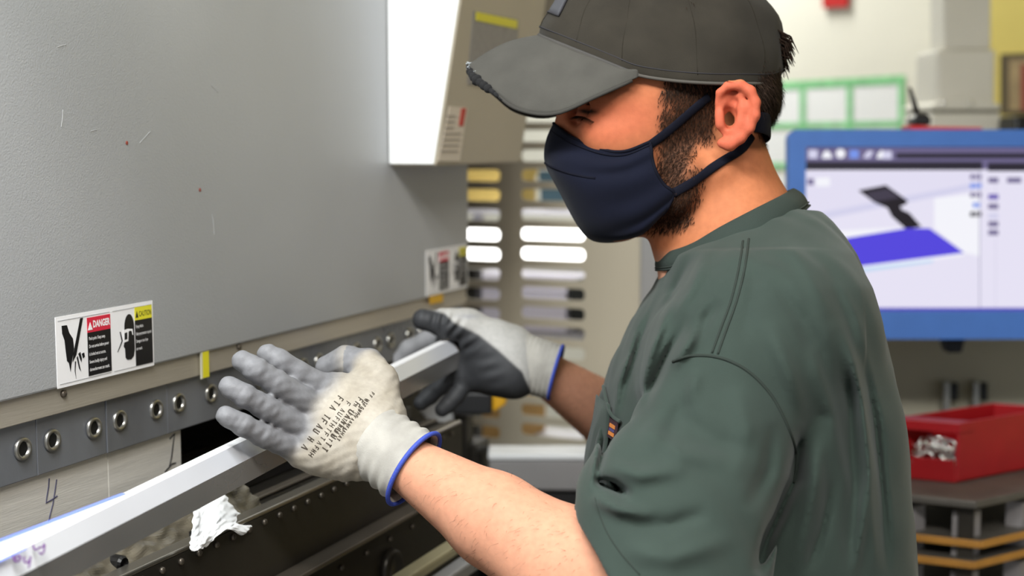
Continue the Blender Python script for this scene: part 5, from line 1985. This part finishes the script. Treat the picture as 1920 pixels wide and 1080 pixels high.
# chest pocket with tag
pk, pkn = shoot(bv_s, 1150, 786, 0.0)
PL = HF - pkn * np.dot(HF, pkn)             # across the chest, away from the sleeve
PL /= np.linalg.norm(PL)
PD = -UP - pkn * np.dot(-UP, pkn)
PD -= PL * np.dot(PD, PL)
PD /= np.linalg.norm(PD)
G = []
for v in np.linspace(0, 1, 9):
    row = []
    for u in np.linspace(0, 1, 8):
        q = pk + PL * (0.004 + 0.085 * u) + PD * (-0.012 + (0.105 + 0.012 * math.sin(u * math.pi)) * v)
        h = bv_s.find_nearest(Vector(q))
        row.append(np.array(h[0] + h[1] * (0.0035 if v < 0.1 else 0.0022)))
    G.append(row)
MB().grid(np.array(G)).build('chest_pocket', M_shirt, shirt, smooth=True, solid=0.0016, offset=0)
seam('pocket_hem', [(1137, 726), (1142, 748), (1148, 770), (1158, 784), (1168, 792)], 0.0018, 0.003, M_shirt)
hh = shoot(bv_s, 1154, 806, 0.0)
tp, tn_ = hh
tdn = UP * -1.0
tdn = tdn - tn_ * np.dot(tdn, tn_)
tdn /= np.linalg.norm(tdn)
tu = np.cross(tn_, tdn)
if np.dot(tu, CR) < 0:
    tu = -tu
tagp = MB().obox(tp + tn_ * 0.0028, (tu, tdn, tn_), (0.011, 0.0085, 0.0006)).build('pocket_tag', mat('tag_dark', srgb(52, 30, 38), 0.7), shirt)
MB().obox(tp + tn_ * 0.0036 - tdn * 0.003, (tu, tdn, tn_), (0.007, 0.0016, 0.0004)).build('tag_band', mat('tag_orange', srgb(196, 120, 56), 0.7), shirt)
MB().obox(tp + tn_ * 0.0036 + tdn * 0.004, (tu, tdn, tn_), (0.007, 0.0016, 0.0004)).build('tag_band', MATS['tag_orange'], shirt)
MB().obox(tp + tn_ * 0.0036 + tdn * 0.0005, (tu, tdn, tn_), (0.006, 0.0012, 0.0004)).build('tag_band', mat('tag_blue', srgb(70, 62, 110), 0.7), shirt)

# ---------------------------------------------------------------- trousers and boots (below the frame)
base_w = w2c(np.array([[man.location.x, man.location.y, 0.0]]))[0]
Ft = Field(axis_pts((-0.02, 0.46, 0.008)), axis_pts((-1.72, -0.50, 0.008)), axis_pts((1.20, 1.78, 0.008)))
def wc(x, y, z):
    return w2c(np.array([[x, y, z]]))[0]
def mpt(fw, side, z):                       # forward (towards the machine, picture left), side towards the camera
    p = np.array([man.location.x, man.location.y, 0.0]) - CR * fw - HF * side
    return wc(p[0], p[1], z)
Ft.cone(mpt(0.0, -0.06, 0.93), mpt(0.0, 0.06, 0.93), 0.125, 0.125, 0.05)
for s in (1, -1):
    Ft.cone(mpt(0.0, 0.09 * s, 0.88), mpt(0.015, 0.11 * s, 0.48), 0.092, 0.066, 0.04)
    Ft.cone(mpt(0.015, 0.11 * s, 0.48), mpt(-0.01, 0.12 * s, 0.10), 0.066, 0.058, 0.03)
Ft.cut(wc(man.location.x, man.location.y, 0.05), w2c(np.array([CAM + np.array([0, 0, -1.0])]))[0])
me_t, _, _ = sdf_mesh('trousers', Ft, 2)
link_mesh('trousers', me_t, mat('denim', srgb(48, 56, 78), 0.85, var=0.15, vscale=60, bump=0.2, bscale=900), man)
for s in (1, -1):
    Fk = Field(axis_pts((-0.12, 0.42, 0.006)), axis_pts((-1.74, -1.35, 0.006)), axis_pts((1.20, 1.80, 0.006)))
    Fk.cone(mpt(-0.045, 0.12 * s, 0.045), mpt(0.15, 0.125 * s, 0.036), 0.046, 0.040, 0.02)
    Fk.cone(mpt(-0.015, 0.12 * s, 0.06), mpt(-0.015, 0.12 * s, 0.15), 0.048, 0.046, 0.03)
    Fk.cut(wc(man.location.x, man.location.y, 0.002), w2c(np.array([CAM + np.array([0, 0, -1.0])]))[0])
    me_k, _, _ = sdf_mesh('boot', Fk, 1)
    link_mesh('boot', me_k, mat('boot_leather', srgb(60, 44, 30), 0.55, bump=0.2, bscale=300), man)

# ---------------------------------------------------------------- gloves
knit = np.array(srgb(206, 201, 192)[:3])
coatL = np.array(srgb(122, 122, 125)[:3])
coat_shade = np.array(srgb(48, 49, 52)[:3])  # same coating as the near glove, darkened for the shade it is in
M_glove = mat('glove_knit_and_coating', (0.5, 0.5, 0.5, 1), 0.62, attr='Col', var=0.08, vscale=220, bump=0.3, bscale=1300, bdist=0.0005)
M_trim = mat('glove_blue_trim', srgb(56, 76, 172), 0.7, bump=0.3, bscale=900)
M_cuff = mat('cuff_knit', srgb(170, 166, 158), 0.85, var=0.2, vscale=35, bump=0.3, bscale=1100, bdist=0.0006)


def finger(Fd, pts, rs_, k=0.006):
    Fd.chain([cpt(*p) for p in pts], rs_, k)


# near (left) glove
Fg = Field(axis_pts((-0.285, -0.07, 0.0013)), axis_pts((-0.185, -0.035, 0.0013)), axis_pts((1.145, 1.305, 0.0015)))
MC = {'i': (627, 738, 1.238), 'm': (600, 768, 1.224), 'r': (578, 808, 1.219), 'p': (560, 845, 1.216)}
for key, r0, r1 in (('i', .0215, .0145), ('m', .0225, .0150), ('r', .0225, .0145), ('p', .0210, .0130)):
    tgt = cpt(*MC[key])
    st_ = {'i': cpt(712, 790, 1.222), 'm': cpt(708, 812, 1.212), 'r': cpt(702, 838, 1.210), 'p': cpt(694, 858, 1.214)}[key]
    Fg.cone(st_, tgt, r0, r1, 0.018)
Fg.cone(cpt(650, 855, 1.220), cpt(600, 852, 1.222), 0.018, 0.015, 0.02)
finger(Fg, [MC['i'], (557, 699, 1.220), (524, 677, 1.212), (502, 664, 1.212)], [.0122, .0108, .0102, .0092], 0.003)
finger(Fg, [MC['m'], (520, 719, 1.196), (480, 693, 1.186), (455, 677, 1.186)], [.0120, .0110, .0103, .0093], 0.003)
finger(Fg, [MC['r'], (498, 764, 1.188), (457, 741, 1.174), (430, 725, 1.172)], [.0116, .0105, .0098, .0090], 0.003)
finger(Fg, [MC['p'], (494, 817, 1.186), (454, 796, 1.170), (424, 780, 1.164)], [.0110, .0098, .0092, .0085], 0.003)
finger(Fg, [(722, 775, 1.232), (712, 715, 1.252), (690, 684, 1.266), (650, 676, 1.276), (612, 688, 1.282)], [.0175, .0150, .0130, .0118, .0105], 0.010)
Fg.cone(cpt(690, 740, 1.242), cpt(640, 730, 1.244), 0.0125, 0.0115, 0.02)
# wrinkles at the joints
xg, yg, zg = Fg.grids()
PXg = xg / zg * FPX + 960
PYg = 540 - yg / zg * FPX
def wr(P, lam, amp, sg):
    """cross wrinkles around a joint: place (px), direction along the finger"""
    (x0, y0), (dx, dy) = P
    L = math.hypot(dx, dy)
    u = ((PXg - x0) * dx + (PYg - y0) * dy) / L
    v = (-(PXg - x0) * dy + (PYg - y0) * dx) / L
    return amp * np.sin(u / lam * 6.283 + 0.05 * v) * np.exp(-(u / sg) ** 2 - (v / 18) ** 2)
dsp = 0
for P, lam, amp, sg in ((((470, 690), (-70, -40)), 11, .0011, 16), (((447, 738), (-70, -35)), 12, .0014, 18), (((480, 752), (-70, -35)), 12, .0010, 14), (((450, 795), (-70, -38)), 12, .0014, 20),
                        (((515, 712), (-70, -40)), 14, .0010, 16), (((505, 815), (-60, -30)), 13, .0012, 16), (((520, 775), (-60, -30)), 12, .0012, 12)):
    dsp = dsp + 0.17 * wr(P, lam, amp, sg)
dsp = dsp + 0.0004 * np.sin(PXg * 0.16 + PYg * 0.23 + 2 * np.sin(PXg * 0.05)) * np.sin(PYg * 0.11 - PXg * 0.07)
# creases where the back of the hand meets the cuff
for c0 in (0, 18, 36):
    u = ((PXg - 690 - c0) * 0.62 + (PYg - 850 - c0 * 0.1) * 0.35)
    dsp = dsp - 0.0022 * np.exp(-(u / 6.0) ** 2) * sst(760, 830, PYg)
Fg.f -= dsp.astype(np.float32)
me_g, Vg, Qg = sdf_mesh('work_glove', Fg, 1)
PXv = Vg[:, 0] / Vg[:, 2] * FPX + 960
PYv = 540 - Vg[:, 1] / Vg[:, 2] * FPX
# coating on fingers and palm side, knit on the back of the hand
tline = (PXv - 600) * 0.86 + (PYv - 770) * 0.42 + 8 * np.sin(PYv * 0.06)
fc = sst(18, -22, tline)
palm_side = sst(1.245, 1.258, Vg[:, 2] - 0.00012 * (PXv - 640)) * (tline > 0)
fc = np.maximum(fc, palm_side)
nz = 0.5 + 0.5 * np.sin(PXv * 0.09 + 1.7 * np.sin(PYv * 0.05)) * np.sin(PYv * 0.07)
Cg = mixc(np.tile(np.array(srgb(172, 164, 151)[:3]), (len(Vg), 1)), coatL, np.clip(fc, 0, 1))
Cg = mixc(Cg, np.array(srgb(140, 129, 110)[:3]), 0.4 * nz * (1 - fc))
vcol(me_g, 'Col', Cg)
glove = link_mesh('work_glove', me_g, M_glove, man, label='light grey coated work glove with printed back')
bv_g = bvh_of(me_g)


def cuff(name, centres, radii, ratio, wd, amp, m_, parent, n=48, rib=0):
    """knit cuff: rings along a path; wd = direction (cam coords) of the wide axis"""
    P = [np.array(c, float) for c in centres]
    rows_ = []
    for i, c in enumerate(P):
        t = P[min(i + 1, len(P) - 1)] - P[max(i - 1, 0)]
        t /= np.linalg.norm(t)
        w = np.array(wd, float) - t * np.dot(wd, t)
        w /= np.linalg.norm(w)
        u = np.cross(t, w)
        row = []
        for k in range(n):
            a = 2 * math.pi * k / n
            r = radii[i] * (1 + amp * math.sin(i * 1.55 + 0.8 * math.sin(a)) * (0.6 + 0.4 * math.sin(2 * a + 1)) + rib * (-1) ** i)
            row.append(c + w * math.cos(a) * r + u * math.sin(a) * r * ratio)
        rows_.append(row)
    o = MB().grid(c2w(np.transpose(np.array(rows_), (1, 0, 2))), close_u=True).build(name, m_, parent, smooth=True, solid=0.0016, subsurf=1, offset=-1)
    last = [c2w(q) for q in rows_[-1]]
    return o, last


ca, cb_ = cpt(700, 824, 1.210), cpt(776, 879, 1.190)
nring = 18
cen_ = [lerp(ca, cb_, i / (nring - 1)) for i in range(nring)]
rad_ = [lerp(0.0318, 0.0342, i / (nring - 1)) for i in range(nring)]
cf, last = cuff('cuff', cen_, rad_, 0.80, np.array([0.53, 0.85, 0]), 0.05, M_cuff, glove)
MB().tube(last, 0.0021, 8, closed=True).build('cuff_trim', M_trim, glove, smooth=True, label='blue cuff trim')

# print on the back of the near glove
M_print = mat('glove_print', srgb(62, 53, 42), 0.8)
ax_u = np.array([-0.58, 0.81])          # reading direction in the picture (down-left)
ax_v = np.array([-0.81, -0.58])
def print_run(x0, y0, length, h, n, seed, step=None):
    """a run of small blurred marks, like worn lettering"""
    r_ = random.Random(seed)
    mb = MB()
    pos = 0.0
    while pos < length:
        w = h * r_.uniform(0.45, 0.7)
        strokes = r_.choice([[((0, 0), (0, 1)), ((0, 1), (.6, 1)), ((0, .5), (.5, .5))], [((0, 0), (.3, 1)), ((.3, 1), (.6, 0))], [((0, 0), (0, 1)), ((0, 0), (.6, 0)), ((.6, 0), (.6, 1))],
                             [((0, 1), (.6, 1)), ((.3, 0), (.3, 1))], [((0, 0), (0, 1)), ((.6, 0), (.6, 1)), ((0, .5), (.6, .5))]])
        for (a0, b0), (a1, b1) in strokes:
            P = []
            for t_ in (0, 0.5, 1):
                aa, bb_ = (a0 + (a1 - a0) * t_) * w * 1.3 + pos, (b0 + (b1 - b0) * t_) * h
                q = np.array([x0, y0]) + ax_u * aa - ax_v * bb_
                hh = shoot(bv_g, q[0], q[1], 0.0002)
                if hh is not None:
                    P.append(hh[0])
            if len(P) == 3:
                mb.tube(P, 0.00055 if h > 10 else 0.0004, 4)
        pos += w * 1.75
        if r_.random() < 0.16:
            pos += h * 0.7
    if mb.v:
        mb.build('glove_print', M_print, glove)
print_run(634, 742, 118, 12, 9, 1)
print_run(650, 752, 120, 9, 9, 2)
print_run(664, 757, 84, 7, 9, 3)
print_run(672, 745, 118, 11, 9, 4)
print_run(685, 748, 92, 6, 9, 5)
print_run(697, 735, 56, 6, 9, 6)

# far (right) glove
Fg = Field(axis_pts((-0.145, 0.03, 0.0014)), axis_pts((-0.155, -0.018, 0.0014)), axis_pts((1.54, 1.735, 0.0016)))
CW = cpt(975, 678, 1.600)
FM = {'i': (842, 636, 1.649), 'm': (846, 664, 1.634), 'r': (858, 690, 1.622), 'p': (876, 712, 1.610)}
for key, r0, r1 in (('i', .026, .0150), ('m', .027, .0150), ('r', .027, .0145), ('p', .025, .0135)):
    st_ = {'i': cpt(955, 652, 1.609), 'm': cpt(958, 666, 1.604), 'r': cpt(960, 684, 1.600), 'p': cpt(960, 700, 1.599)}[key]
    Fg.cone(st_, cpt(*FM[key]), r0, r1, 0.02)
Fg.ell(cpt(915, 648, 1.596), (0.034, 0.022, 0.022), rot2(-28), 0.02)              # thenar
Fg.ell(cpt(945, 705, 1.594), (0.030, 0.018, 0.020), rot2(-20), 0.02)
finger(Fg, [FM['i'], (800, 640, 1.679), (768, 655, 1.692), (748, 676, 1.696)], [.0125, .0118, .0112, .0098], 0.006)
finger(Fg, [FM['m'], (808, 690, 1.636), (780, 715, 1.630), (760, 732, 1.622)], [.0118, .0108, .0102, .0090], 0.004)
finger(Fg, [FM['r'], (828, 722, 1.618), (806, 742, 1.610), (790, 755, 1.604)], [.0114, .0106, .0100, .0090], 0.004)
finger(Fg, [FM['p'], (855, 742, 1.602), (840, 758, 1.597), (829, 768, 1.594)], [.0106, .0098, .0094, .0086], 0.004)
finger(Fg, [(925, 628, 1.600), (872, 612, 1.592), (832, 607, 1.586), (793, 599, 1.580)], [.0180, .0145, .0125, .0122], 0.012)
Fg.cone(cpt(842, 604, 1.588), cpt(880, 605, 1.604), 0.0115, 0.0150, 0.015)
xg, yg, zg = Fg.grids()
PXg = xg / zg * FPX + 960
PYg = 540 - yg / zg * FPX
dsp = 0
for P, lam, amp, sg in ((((826, 600), (-60, -6)), 18, .0018, 20), (((850, 615), (-50, -30)), 18, .0018, 20), (((880, 645), (-40, -40)), 22, .0016, 26), (((915, 690), (-30, -50)), 26, .0010, 40)):
    dsp = dsp + wr(P, lam, amp, sg)
Fg.f -= np.asarray(dsp, np.float32)
me_g2, Vg2, _ = sdf_mesh('work_glove', Fg, 1)
PXv = Vg2[:, 0] / Vg2[:, 2] * FPX + 960
PYv = 540 - Vg2[:, 1] / Vg2[:, 2] * FPX
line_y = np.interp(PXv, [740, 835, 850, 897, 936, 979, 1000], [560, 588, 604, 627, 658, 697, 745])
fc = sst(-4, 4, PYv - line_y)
idx_back = (PXv < 832) & (Vg2[:, 2] > 1.644)
Cg = mixc(np.tile(np.array(srgb(176, 174, 170)[:3]), (len(Vg2), 1)), coat_shade, fc)
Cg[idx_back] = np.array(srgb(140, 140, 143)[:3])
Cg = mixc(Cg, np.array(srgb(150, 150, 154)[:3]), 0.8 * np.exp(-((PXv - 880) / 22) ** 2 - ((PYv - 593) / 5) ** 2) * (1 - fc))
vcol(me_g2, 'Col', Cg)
glove2 = link_mesh('work_glove', me_g2, M_glove, man, label='grey work glove with palm coating darkened for shade')
ca, cb_ = cpt(958, 674, 1.602), cpt(1042, 698, 1.595)
cen_ = [lerp(ca, cb_, i / 39) for i in range(40)]
rad_ = [lerp(0.0350, 0.0325, i / 39) for i in range(40)]
cf2, last2 = cuff('cuff', cen_, rad_, 0.78, np.array([-0.27, 0.95, 0]), 0.016, M_cuff, glove2, rib=0.012)
MB().tube(last2, 0.0021, 8, closed=True).build('cuff_trim', M_trim, glove2, smooth=True, label='blue cuff trim')
